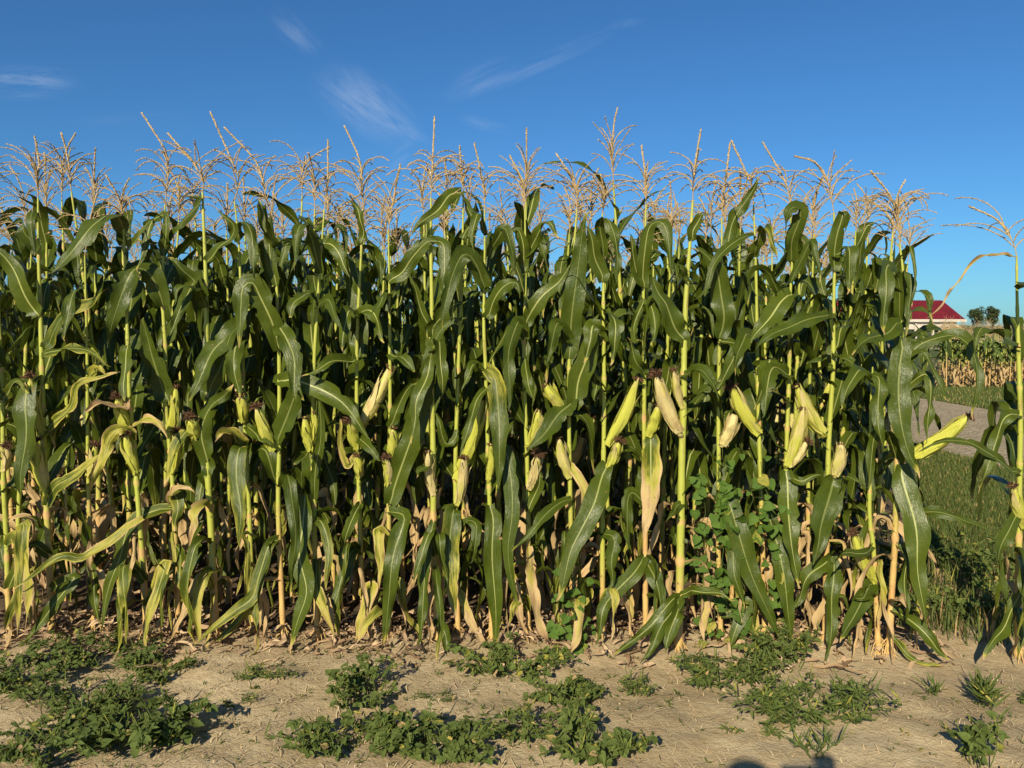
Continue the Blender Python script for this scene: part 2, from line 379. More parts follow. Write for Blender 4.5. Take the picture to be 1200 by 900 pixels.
# ------------------------------------------------------------------ front row, one entry per stalk
# st: stalk from top to foot; tip: spike of the tassel; ears: (foot, tip, width, dryness, silk length); lv: blades (midrib, width, dryness base, dryness tip)
def E(bx,by,tx,ty,w,d=.2,s=1.0): return (bx,by,tx,ty,w,d,s)
FRONT=[
 dict(k=0,Y=3.85,r=.0125,st=[(-8,285),(-2,340),(0,395),(3,460),(5,560),(8,640),(10,690),(13,745)],tip=[(-8,285),(-8,240),(-2,185)],
  ears=[E(6,552,8,522,9,.9)],
  lv=[([(4,470),(14,452),(22,448),(28,458)],12,.1,.2),([(10,690),(25,650),(28,615),(26,640),(22,700),(20,745)],16,.12,.35),([(2,430),(-14,400),(-20,430),(-22,500)],22,0,.1),
      ([(8,640),(20,628),(30,650),(34,700),(30,742)],14,.15,.6)],
  label='corn plant cut off by the left edge of the photo'),
 dict(k=1,Y=3.85,r=.0145,st=[(44,232),(45,290),(47,370),(50,440),(52,520),(55,590),(58,650),(61,735)],tip=[(44,232),(43,205),(44,190),(37,160)],nb=11,
  ears=[E(52,512,35,440,13,.15),E(56,582,42,515,13,.3)],
  lv=[([(46,370),(34,352),(19,325),(3,298),(-14,290)],27,0,0),([(43,297),(33,278),(23,258),(14,262)],14,0,0),([(53,408),(66,386),(78,368),(100,357),(127,337)],17,.12,.3),
      ([(44,445),(35,448),(31,480),(28,520),(25,585)],25,0,.05),([(52,512),(62,494),(80,478),(95,452),(115,440),(141,436)],13,.2,.4),
      ([(55,592),(66,570),(85,556),(105,544),(122,530)],16,.12,.35),([(49,418),(62,411),(85,408),(108,415),(130,430)],13,.12,.22),
      ([(61,690),(85,676),(66,705),(46,735),(20,768)],15,.05,.12),([(44,260),(40,246),(38,262),(40,300)],10,0,0),
      ([(58,650),(40,640),(26,650),(22,690),(8,742)],16,.1,.3)],
  label='tall corn plant near the left edge, two green ears pointing left'),
 dict(k=2,Y=3.8,r=.0125,st=[(145,262),(147,310),(149,380),(151,420),(152,470),(157,530),(163,600),(167,660),(172,735)],tip=[(145,262),(143,235),(138,212)],nb=14,Lb=.2,
  ears=[E(151,508,137,464,13,.12),E(161,556,147,508,12,.2)],
  lv=[([(146,268),(134,252),(112,264),(88,288),(60,320)],29,0,.05),([(155,515),(150,505),(140,503),(128,515),(118,540),(108,575)],15,.28,.42),
      ([(155,500),(170,490),(185,498),(196,514)],11,.35,.6),([(150,470),(138,478),(118,474),(98,482)],13,.7,.95),([(150,405),(148,425),(143,450),(146,470)],16,.1,.1),
      ([(168,608),(150,618),(122,640),(95,652),(72,650),(40,676),(14,692)],12,.42,.15),([(170,680),(148,662),(145,690),(148,755)],17,.1,.3),
      ([(172,710),(193,662),(185,695),(172,730),(170,772)],15,.18,.35),
      ([(147,300),(158,282),(172,264),(182,258)],10,.05,.1)],
  label='corn plant with a twisted yellow-brown leaf halfway up its stalk'),
 dict(k=3,Y=3.9,r=.0125,st=[(193,240),(191,300),(191,356),(194,410),(195,470),(198,510),(203,570),(206,630),(209,735)],tip=[(193,240),(197,205),(196,178),(173,137)],nb=11,
  ears=[E(199,512,206,452,11,.08,.4),E(202,556,207,505,11,.1)],
  lv=[([(191,358),(184,335),(172,317),(157,315),(145,335),(134,372),(126,408)],26,0,.05),([(192,300),(194,270),(196,250),(200,262)],12,0,0),([(195,285),(215,262),(236,232),(212,230)],10,0,.1),
      ([(198,470),(178,420),(172,395),(168,372)],26,.08,.12),([(200,540),(216,520),(222,505),(208,520),(198,545),(192,570)],18,.05,.35),
      ([(206,600),(202,580),(212,568),(228,578)],12,.4,.85),([(204,596),(187,598),(166,606),(148,624),(138,655),(128,690),(119,738)],18,.15,.12),([(207,640),(210,655),(214,690),(222,710)],12,.1,.3),([(202,590),(206,580),(208,600),(205,622)],16,.2,.15),
      ([(195,250),(178,262),(168,285),(162,320)],12,0,.1)],
  label='corn plant with upright green ear against its stalk, tassel spike leaning far left'),
 dict(k=4,Y=3.85,r=.0165,st=[(237,225),(239,270),(241,315),(242,380),(243,420),(243,490),(244,560),(247,620),(250,680),(252,738)],tip=[(237,225),(238,212),(226,190),(199,158)],nb=14,Lb=.22,
  ears=[E(229,520,222,488,14,.25)],
  lv=[([(241,348),(226,327),(210,312),(196,302)],17,0,.05),([(243,307),(256,292),(270,280),(272,262),(256,246)],15,0,0),([(232,330),(224,338),(215,352),(205,374),(198,394)],14,0,0),
      ([(244,556),(240,525),(238,502),(246,478),(262,464),(276,448)],21,.02,.08),([(244,470),(250,448),(262,418),(272,392),(284,380)],22,0,0),
      ([(250,690),(240,672),(228,690),(214,720),(198,752)],12,.3,.85),([(246,600),(236,592),(228,602),(222,640)],14,.2,.7),([(242,360),(232,338),(214,334),(204,358)],14,0,0)],
  label='thick-stalked corn plant, bright yellow-green from ground to bushy drooping tassel'),
 dict(k=5,Y=3.92,r=.0115,st=[(275,236),(279,280),(282,330),(284,400),(286,480),(290,560),(294,640),(297,738)],tip=[(275,236),(280,212),(272,185),(253,137)],nb=10,
  ears=[E(282,458,272,413,13,.85,.3),E(285,496,282,462,13,.35,.6)],
  lv=[([(284,376),(270,390),(252,410),(238,434),(222,470)],26,.03,.06),([(287,528),(280,528),(278,560),(281,600),(281,642)],21,.05,.25),([(279,285),(285,262),(294,280),(300,330)],14,0,0),
      ([(284,395),(277,400),(276,430),(279,470)],19,0,.02),([(288,520),(272,508),(258,506),(252,518)],15,.25,.5),([(290,500),(306,515),(318,525)],13,0,.05),
      ([(296,720),(300,700),(280,728),(244,758)],12,.4,.15)],
  label='corn plant left of centre with a dry tan ear above a greener one'),
 dict(k=6,Y=3.85,r=.0125,st=[(318,255),(322,290),(325,345),(327,420),(327,520),(326,570),(327,620),(330,690),(332,748)],tip=[(318,255),(312,232),(302,192),(268,153)],nb=9,
  ears=[E(321,528,301,476,14,.05)],
  lv=[([(327,410),(320,378),(306,346),(296,330),(284,336),(280,365),(280,408)],25,0,0),([(327,447),(345,444),(372,455),(398,472),(418,493),(434,516)],24,.02,.02),
      ([(326,520),(332,497),(343,470),(351,455),(357,470)],25,0,0),([(324,335),(318,300),(311,262),(302,232)],13,0,.05),([(323,290),(312,265),(305,240),(312,272)],11,0,0),
      ([(331,570),(338,556),(342,590),(346,640),(340,700)],15,0,.05),([(328,632),(314,640),(304,672),(296,700),(268,722),(226,757)],15,.08,.3),
      ([(325,380),(338,398),(345,440),(348,470)],22,0,0)],
  label='corn plant with a long leaf arching right over a smooth green ear pointing left'),
 dict(k=7,Y=3.84,r=.0115,st=[(380,245),(376,300),(372,360),(369,410),(367,470),(367,540),(368,590),(369,650),(372,742)],tip=[(380,245),(383,215),(381,162)],nb=11,
  ears=[E(366,532,357,488,12,.05,.1),E(367,520,369,482,8,.1,.1)],
  lv=[([(367,345),(355,345),(345,358),(338,372)],17,0,0),([(376,320),(366,280),(356,262),(347,272),(345,320)],14,0,0),([(378,285),(392,290),(403,310),(410,325)],15,0,.1),
      ([(368,585),(371,550),(375,515),(373,470),(371,490)],11,0,0),([(367,530),(355,535),(345,545)],10,0,.02),([(358,580),(356,620),(351,650),(358,692),(349,730),(340,767)],25,.02,.08),
      ([(372,360),(382,350),(392,368),(402,385)],14,0,0),([(369,655),(374,690),(382,722),(392,748)],13,.15,.6),([(369,610),(378,612),(384,650),(383,692)],12,.05,.3)],
  label='corn plant with small pale green ear and wide wavy leaf hanging to the soil'),
 dict(k=8,Y=3.9,r=.0115,st=[(425,245),(423,300),(420,360),(418,420),(418,490),(420,560),(422,620),(424,690),(427,742)],tip=[(425,245),(424,210),(420,185),(403,147)],nb=11,
  ears=[E(419,526,410,492,12,.15,1.2),E(421,560,418,532,11,.25,.3),E(421,500,457,430,15,.55,.6)],
  lv=[([(417,422),(395,424),(375,430),(353,441)],15,0,.02),([(422,372),(408,366),(402,385),(402,412)],16,0,0),([(423,285),(425,262),(415,240),(405,232)],12,0,0),([(420,370),(432,362),(442,378),(450,402)],18,0,0),
      ([(424,640),(410,650),(400,675),(394,705),(385,728)],18,.02,.05),([(419,510),(432,525),(447,540)],13,.02,.05),([(420,530),(405,545),(398,500),(397,490)],8,.4,.4),
      ([(422,590),(410,612),(405,640),(402,655)],12,.02,.05),([(424,700),(434,690),(426,720),(415,752)],16,.35,.5)],
  label='corn plant with big half-dry ear pointing right and smaller silky ear left'),
 dict(k=9,Y=3.85,r=.0115,st=[(455,270),(456,330),(457,410),(457,470),(457,520),(455,570),(456,630),(455,742)],tip=[(455,270),(461,235),(470,196)],nb=9,
  ears=[E(457,540,461,500,12,.15,.2),E(454,570,452,535,9,.5,.8)],
  lv=[([(457,590),(468,556),(481,516),(494,470),(503,430),(512,396),(526,378),(547,372)],27,.02,0),([(456,330),(470,318),(486,300),(500,284),(520,282)],19,0,0),
      ([(457,415),(472,420),(486,436)],17,.03,.02),([(457,345),(446,352),(436,368)],16,0,0),([(456,600),(474,606),(463,650),(455,700),(447,760)],20,.03,.08),
      ([(456,640),(446,620),(444,650),(446,690)],14,.3,.45),([(455,720),(448,715),(436,728),(418,752)],16,.2,.45),([(457,500),(466,480),(478,455),(488,448)],14,0,.03)],
  label='corn plant with closed slim ear and one long leaf sweeping up right'),
 dict(k=10,Y=3.82,r=.0155,st=[(505,232),(505,300),(506,360),(505,430),(507,500),(508,560),(508,610),(510,670),(513,738)],tip=[(505,232),(507,190),(509,138)],nb=13,Lb=.21,
  ears=[E(508,580,502,528,11,.8,.1)],
  lv=[([(506,392),(496,366),(486,340),(478,318)],11,0,0),([(505,282),(520,290),(522,330),(518,365)],15,0,0),([(506,395),(515,372),(530,360),(548,352)],20,.02,0),([(505,420),(496,450),(487,480),(482,520)],16,0,0),
      ([(509,610),(500,640),(498,690),(492,740),(484,796)],14,.03,.05),([(511,650),(502,625),(492,655),(486,685)],13,.02,.05),([(512,725),(520,740),(523,765),(522,792)],14,.0,.03),
      ([(507,545),(494,548),(488,560)],9,.02,.05),([(505,410),(514,402),(518,430),(516,470)],17,0,0)],
  label='thick straight corn plant left of centre with tall upright tassel spike'),
 dict(k=11,Y=3.88,r=.0115,st=[(543,225),(542,290),(540,350),(538,410),(536,470),(534,530),(534,600),(535,660),(537,738)],tip=[(543,225),(541,200),(540,176)],nb=13,
  ears=[E(534,562,566,466,16,.08,.15),E(536,592,543,535,11,.75,.5)],
  lv=[([(541,225),(526,232),(506,250),(483,276)],16,0,0),([(542,280),(552,262),(548,240),(536,226)],12,0,.05),([(534,600),(530,602),(528,645),(529,690),(533,726)],23,.02,.45),
      ([(537,505),(524,520),(512,490),(506,470)],10,0,.02),([(535,620),(548,610),(560,622),(552,660)],14,.05,.1),([(537,690),(545,712),(560,742),(572,765)],11,.35,.8)],
  label='corn plant with large smooth green ear angled right, yellow-tipped leaf below'),
 dict(k=12,Y=3.83,r=.0115,st=[(568,245),(568,310),(567,380),(569,430),(571,500),(573,560),(575,640),(576,745)],tip=[(568,245),(566,215),(556,168)],nb=10,
  ears=[E(572,566,575,520,9,.1,.2)],
  lv=[([(568,337),(560,314),(549,299),(539,300),(530,322),(524,352),(519,385)],22,0,0),([(568,276),(565,256),(558,250),(554,270),(556,297)],12,0,0),([(570,372),(580,352),(592,336),(604,332),(609,347)],18,0,0),
      ([(570,432),(581,445),(586,490),(585,530),(582,574)],22,.25,.02),([(574,592),(578,612),(578,650),(580,705),(579,768)],22,0,0),([(570,455),(558,472),(548,500),(540,535)],11,0,.02),
      ([(572,545),(590,528),(597,560),(600,605),(597,650),(606,720)],18,0,.1),([(572,300),(582,280),(592,268),(599,285),(602,325)],14,0,0),([(569,440),(556,428),(547,440),(541,460)],12,0,0)],
  label='corn plant with a straight dark leaf, bright midrib, hanging in front of its foot'),
 dict(k=13,Y=3.85,r=.0115,st=[(615,245),(616,310),(615,370),(614,420),(616,490),(618,550),(619,620),(619,755)],tip=[(615,245),(613,215),(598,182)],nb=11,
  ears=[E(619,526,632,480,13,.08,.05),E(619,575,631,532,12,.55,1.1)],
  lv=[([(616,318),(613,290),(606,271),(598,272)],14,0,0),([(615,395),(607,378),(598,402),(597,440),(596,482)],17,0,0),([(615,420),(619,440),(620,455),(626,470)],13,0,0),
      ([(619,600),(630,570),(632,550),(636,560)],12,0,.02),([(619,640),(621,680),(632,725),(644,750),(658,775)],14,.5,.9),([(619,715),(612,700),(602,715),(594,735)],11,.15,.4),
      ([(615,380),(632,352),(652,332),(669,310)],19,0,0),([(617,300),(632,270),(645,262),(655,280)],14,0,.05)],
  label='corn plant with a bleached twisted leaf trailing from its foot to the bare soil'),
 dict(k=14,Y=3.83,r=.0115,st=[(676,245),(672,300),(668,360),(667,420),(667,500),(668,560),(669,610),(671,680),(673,755)],tip=[(676,245),(674,215),(653,178)],nb=14,Lb=.24,
  ears=[E(668,560,654,512,13,.5,.1),E(662,480,638,450,14,.2,.2)],
  lv=[([(667,420),(671,375),(675,330),(679,290),(685,258),(690,248)],25,0,0),([(672,478),(678,450),(687,420),(694,390),(702,368)],26,0,0),([(672,468),(655,488),(637,507),(617,529)],23,0,0),
      ([(670,585),(645,597),(625,620),(600,646)],13,0,.02),([(672,690),(678,705),(676,740),(664,778)],12,.3,.7),([(669,400),(656,380),(646,398),(640,430)],16,0,0),([(668,545),(680,560),(688,600),(684,640)],12,.3,.9)],
  label='corn plant with a broad blade crossing its stalk, bushy tassel at mid row'),
 dict(k=15,Y=3.82,r=.0125,st=[(706,250),(707,320),(707,380),(708,440),(708,500),(707,550),(706,620),(706,690),(706,758)],tip=[(706,250),(708,230),(702,210)],nb=13,Lb=.2,
  ears=[E(711,522,747,444,15,.15,.7),E(712,550,726,516,11,.25,1.0)],
  lv=[([(706,330),(699,302),(692,282),(688,264)],19,0,0),([(707,300),(704,264),(713,256),(720,275),(722,305),(725,338)],14,0,0),([(712,545),(703,565),(694,592),(682,622),(667,656),(652,705)],26,.02,.05),
      ([(706,625),(718,632),(718,665),(715,692)],17,0,.02),([(707,400),(696,380),(690,402),(684,425)],20,0,0),([(708,460),(698,452),(698,470)],12,0,0),([(708,365),(718,372),(722,405),(716,428)],18,0,0),
      ([(706,730),(712,690),(722,705),(718,745)],11,.15,.5)],
  label='corn plant with long pointed ear rising right, a little ear tucked under it'),
 dict(k=16,Y=3.83,r=.0125,st=[(757,240),(755,300),(754,360),(755,420),(755,500),(756,560),(756,640),(757,745)],tip=[(757,240),(756,205),(752,172)],nb=11,
  ears=[E(759,512,772,474,13,.25,.1)],
  lv=[([(755,337),(754,300),(758,272),(767,262),(778,263),(785,282),(786,320)],16,0,.12),([(753,336),(746,312),(740,290),(738,274)],14,0,0),([(762,512),(764,545),(760,590),(754,632)],24,.0,1.0),
      ([(755,652),(740,674),(722,694),(707,715),(698,756)],19,0,.02),([(758,655),(766,672),(771,695),(775,725)],19,0,.02),([(755,590),(738,580),(736,612),(735,648)],15,0,.03),
      ([(755,370),(764,360),(766,392),(762,405)],14,0,0),([(755,440),(748,430),(742,410),(735,395)],16,0,0),([(754,350),(742,392),(750,400)],9,0,0)],
  label='corn plant with a hanging leaf, green above and dry tan below, before its stalk'),
 dict(k=17,Y=3.72,r=.0185,st=[(812,235),(808,290),(804,350),(802,410),(801,470),(799,530),(798,590),(797,680),(795,768)],tip=[(812,235),(814,200),(823,151)],nb=13,Lb=.2,
  ears=[E(799,512,768,438,16,.8,1.1),E(800,480,790,432,9,.6,.3)],
  lv=[([(801,398),(791,380),(780,358),(769,340),(763,322)],24,0,0),([(810,282),(816,264),(823,252),(834,248)],12,0,0),([(800,440),(820,432),(832,448),(842,470)],15,0,0),([(801,470),(812,462),(832,455),(845,445)],13,0,0),
      ([(798,698),(785,708),(762,732),(740,753),(718,768)],13,.0,.03),([(797,700),(782,722),(764,760),(750,792)],15,0,.05),([(797,702),(790,725),(780,765)],16,0,.03),([(799,697),(818,692),(842,697),(862,704)],12,0,0),
      ([(800,590),(788,600),(780,612)],10,0,.03),([(805,330),(794,310),(790,330)],10,0,.2)],
  label='stoutest corn plant, right of centre, with a peeled tan ear pointing up left'),
 dict(k=18,Y=3.8,r=.0115,st=[(846,255),(846,310),(844,370),(843,430),(842,490),(842,560),(842,640),(843,690),(845,755)],tip=[(846,255),(850,215),(856,168)],nb=13,Lb=.19,
  ears=[E(845,524,861,486,14,.95,0)],
  lv=[([(843,396),(847,370),(846,342),(838,316),(826,296),(814,287)],25,0,0),([(847,300),(856,270),(866,250),(878,228),(888,206)],15,0,0),([(845,400),(862,408),(850,440),(838,462)],18,0,0),([(844,575),(853,590),(864,625),(878,662),(893,702),(912,747)],25,0,0),
      ([(843,640),(858,640),(862,675),(872,714)],15,0,.02),([(844,720),(876,708),(866,732),(850,774)],18,0,0),([(843,720),(836,700),(826,720),(824,745)],12,.4,.7)],
  label='corn plant wrapped in climbing vine, with a blunt pale dry ear'),
 dict(k=19,Y=3.84,r=.0115,st=[(883,240),(885,300),(887,360),(888,420),(889,480),(891,550),(893,620),(895,690),(896,750)],tip=[(883,240),(879,215),(857,167)],nb=9,
  ears=[E(889,508,857,453,16,.15,1.0)],
  lv=[([(884,276),(868,280),(852,292),(838,310),(826,338),(812,352)],11,0,0),([(884,300),(892,270),(902,272),(911,300)],13,.1,.25),([(888,400),(876,390),(866,410),(862,440)],20,0,0),([(888,430),(902,420),(896,450),(884,480)],20,0,0),
      ([(896,595),(904,620),(912,645),(921,684),(929,757)],22,0,0),([(896,720),(882,722),(892,750),(897,790)],12,.35,.5)],
  label='corn plant with a plump green ear pointing up left just above the climbing vine'),
 dict(k=20,Y=3.8,r=.0115,st=[(926,250),(928,300),(926,360),(925,420),(924,470),(922,520),(921,580),(923,680),(925,765)],tip=[(926,250),(922,215),(898,165)],nb=11,
  ears=[E(921,548,941,478,14,.25,.1),E(924,548,946,516,11,.95,.8)],
  lv=[([(927,305),(930,275),(937,248),(928,246),(918,280)],17,0,0),([(928,345),(913,357),(896,378),(880,402)],25,0,0),([(927,330),(940,300),(952,282),(957,292),(960,332)],10,0,0),([(921,552),(924,600),(930,650),(936,690)],23,0,0),
      ([(924,440),(908,432),(900,455),(893,490)],20,0,0),([(922,560),(935,563),(950,560),(963,556)],11,0,.02),([(925,470),(912,462),(900,455)],10,.1,.3)],
  label='corn plant with one green and one dry blunt ear side by side'),
 dict(k=21,Y=3.8,r=.0135,st=[(977,250),(978,310),(977,370),(976,430),(974,480),(971,530),(970,590),(968,670),(966,770)],tip=[(977,250),(972,218),(958,190),(938,180)],nb=12,Lb=.2,
  ears=[E(967,512,933,452,16,.08,.1),E(978,560,986,518,14,.6,.05)],
  lv=[([(977,318),(980,288),(985,262),(989,246),(990,272)],17,0,0),([(975,367),(958,373),(932,380),(905,390),(884,412)],19,0,0),([(976,432),(962,425),(945,425)],12,0,0),([(977,562),(969,590),(960,630),(953,662)],31,0,0),
      ([(973,652),(952,672),(938,695),(928,716)],19,0,0),([(975,652),(976,695),(975,735),(966,783)],19,0,0),([(976,415),(996,425),(1012,440),(1024,450)],13,0,0),([(976,600),(990,562),(1004,562),(1019,573)],11,0,0),
      ([(970,700),(960,720),(952,745),(945,775)],11,.8,1.0),([(978,300),(992,290),(997,312),(993,345)],17,0,0)],
  label='corn plant with a stout green ear leaning left and a broad glossy leaf below'),
 dict(k=22,Y=3.68,r=.0115,st=[(1022,430),(1021,480),(1020,530),(1019,600),(1023,640),(1026,690),(1030,768)],tip=None,
  ears=[E(1025,682,1000,624,13,.05,.8)],
  lv=[([(1021,445),(1008,435),(996,450),(985,480)],17,0,0),([(1022,683),(1010,702),(994,735),(984,753)],20,0,0),([(1022,640),(1006,650),(988,648),(972,660)],11,0,0),([(1025,690),(1012,700),(1002,700)],12,0,0),([(1021,440),(1032,445),(1028,480),(1035,530)],17,0,0)],
  label='short bright green corn plant at the row end, small ear low on its stalk'),
 dict(k=23,Y=3.68,r=.0135,st=[(1054,285),(1058,330),(1057,400),(1054,470),(1052,530),(1050,580),(1048,640),(1045,700),(1041,768)],tip=[(1054,285),(1050,255),(1038,232),(1010,206)],nb=18,Lb=.24,
  ears=[E(1060,540,1136,487,18,.03,.7)],
  lv=[([(1057,396),(1053,430),(1056,480),(1064,530),(1078,560)],26,0,0),([(1055,545),(1064,580),(1073,630),(1079,685),(1083,730)],27,0,.05),([(1060,430),(1075,408),(1097,397),(1118,393),(1135,403),(1143,425),(1144,458),(1140,492)],16,0,.02),
      ([(1056,340),(1046,312),(1038,322),(1036,355),(1037,392)],18,0,0),([(1057,345),(1066,318),(1066,345),(1063,380)],11,0,0),([(1055,302),(1066,290),(1072,312),(1070,347)],4,0,0),
      ([(1056,378),(1040,388),(1018,398),(998,416)],21,0,0),([(1052,600),(1080,601),(1110,603),(1140,612),(1163,623)],15,0,.02),([(1045,715),(1070,730),(1090,750),(1114,773)],15,0,.02),([(1043,742),(1058,762),(1078,784),(1108,782)],8,.1,.3),
      ([(1058,460),(1084,440),(1090,470),(1086,520)],13,0,0),([(1057,420),(1082,412),(1095,440),(1112,470)],9,0,.05),([(1050,640),(1062,660),(1060,700),(1062,730)],14,0,.02),([(1046,705),(1056,700),(1062,712)],12,.4,.9)],
  label='corn plant ending the front row, large green ear sticking out to the right'),
 dict(k=24,Y=3.62,r=.0135,st=[(1191,300),(1192,350),(1194,420),(1195,490),(1195,560),(1194,640),(1194,770)],tip=[(1191,300),(1188,285),(1172,258),(1143,241)],nb=8,Lb=.26,
  ears=[E(1204,622,1187,568,13,.1,.5)],
  lv=[([(1192,408),(1181,398),(1167,388),(1153,384),(1143,396),(1139,416)],15,0,0),([(1194,487),(1184,484),(1174,492),(1166,520),(1158,548),(1147,578)],17,0,0),([(1195,555),(1178,545),(1152,530),(1132,518),(1105,516),(1076,530)],11,0,.05),
      ([(1194,600),(1182,618),(1173,642),(1174,680),(1178,718)],16,0,0),([(1196,690),(1178,732),(1165,752),(1152,774)],17,0,0),([(1196,690),(1200,660),(1205,700),(1203,755)],20,0,0),([(1193,340),(1204,330),(1210,350)],14,0,0),([(1191,302),(1168,296),(1150,303),(1126,325),(1105,352),(1086,373)],3,.5,.7)],
  label='lone corn plant cut off by the right edge, across the gap'),
 dict(k=25,Y=3.95,r=.0105,st=[(100,300),(101,360),(102,420),(103,480),(104,560),(106,640),(110,740)],tip=[(100,300),(103,262),(108,220)],nb=10,
  ears=[E(104,560,112,520,11,.3,.8)],
  lv=[([(104,640),(96,610),(84,600),(78,640)],12,0,.05),([(102,450),(112,430),(124,440)],12,.1,.4),([(104,660),(110,690),(118,735)],12,.02,.1),([(101,360),(90,340),(80,360),(76,400)],16,0,0)],
  label='slender corn plant set a little back, right of the tall left one'),
]
# ------------------------------------------------------------------ building corn plants
def eprof(s,blunt):
    if s<.42: return .40+.60*math.sin(s/.42*PI/2)**1.2
    if s<.52: return 1.0
    q=(s-.52)/.48
    return 1-(.68 if not blunt else .25)*q**1.7-(.25*max(0,q-.85)/.15)

def ear(parent, foot, tip, w, dry, silk, org, n=18):
    foot=Vector(foot); tip=Vector(tip); ax=tip-foot; L=ax.length; t=ax.normalized()
    a=t.cross(Vector((0,1,0))); a=a.normalized() if a.length>.1 else Vector((1,0,0)); b=t.cross(a)
    mb=MB(); sides=16; vs=[];fs=[];ts=[];uv=[]
    blunt = silk==0
    bow=a*(.04*L)*(1 if t.x<0 else -1)
    for i in range(n+1):
        s=i/n
        r=eprof(s,blunt)*w/2
        r=max(r,w*.10)
        c=foot+ax*s+bow*math.sin(PI*s)
        for k in range(sides):
            an=2*PI*k/sides
            rr=r*(1+.05*math.cos(3*an+s*2.5)+.025*math.cos(7*an))
            vs.append(c+(a*math.cos(an)+b*math.sin(an))*rr); uv.append((k/sides,s*L*4)); ts.append(min(1,max(0,dry+.25*(s>.86)+.15*math.sin(an*2+dry*9)*dry)))
    for i in range(n):
        for k in range(sides):
            k2=(k+1)%sides; fs.append((i*sides+k,i*sides+k2,(i+1)*sides+k2,(i+1)*sides+k))
    fs.append(tuple(range(sides))[::-1]); fs.append(tuple(n*sides+k for k in range(sides)))
    mb.add(vs,fs,ts,uv)
    # overlapping outer husk blades hugging the cob, points standing off
    for q in range(5):
        an=2*PI*q/5+U(-.4,.4); dirv=a*math.cos(an)+b*math.sin(an)
        s0,s1=U(.0,.12),U(.78,1.04); pts=[]
        for j in range(6):
            s=s0+(s1-s0)*j/5
            r=eprof(min(1,s),blunt)*w/2*1.03
            off=.003+(.009*max(0,j-3)*U(.2,1.6))
            pts.append(foot+ax*s+bow*math.sin(PI*min(s,1))+dirv*(r+off))
        dq=min(1,max(0,dry+U(-.2,.3)))
        leaf(mb,pts,w*.95,nh=dirv,n=10,fold=-.45,ripple=.002,dry=(dq,min(1,dq+U(0,.4))),us=(-1,-.5,0,.5,1),jit=.0006)
    o=mb.build('ear',M['husk'],parent,org)
    if silk>0:
        sm=MB()
        for q in range(int(95*min(1.2,silk+.3))):
            p=tip-t*.012+(a*U(-1,1)+b*U(-1,1))*w*.12
            d=(t+a*U(-.7,.7)+b*U(-.7,.7)).normalized(); l=U(.018,.042)*(.55+.6*silk)
            C=[p]; 
            for j in range(4):
                d=(d+Vector((U(-.35,.35),U(-.35,.35),-.28))).normalized(); C.append(C[-1]+d*l/4)
            tube(sm,C,[.0026,.0028,.0024,.0018,.001],3)
        sm.build('silk',M['silk'],o,org)
    return o

def stalk_mesh(C, r, tones, node=.185):
    mb=MB(); n=len(C)-1
    Ltot=sum((C[i+1]-C[i]).length for i in range(n))
    fine=catmull(C,70); rad=[];tn=[]
    acc=0; ph=U(0,node)
    for i,c in enumerate(fine):
        s=i/70; z=s*Ltot
        base=r*(1.08-.55*s-.25*max(0,(s-.72)/.28))
        q=((z+ph)%node)/node
        bump=.34*math.exp(-((min(q,1-q))/.05)**2)+.10*q      # swollen joint, sheath widening upward
        rad.append(base*(1+bump)); tn.append(tones(s)+(.5 if min(q,1-q)<.04 else 0))
    tube(mb,fine,rad,10,tn); return mb

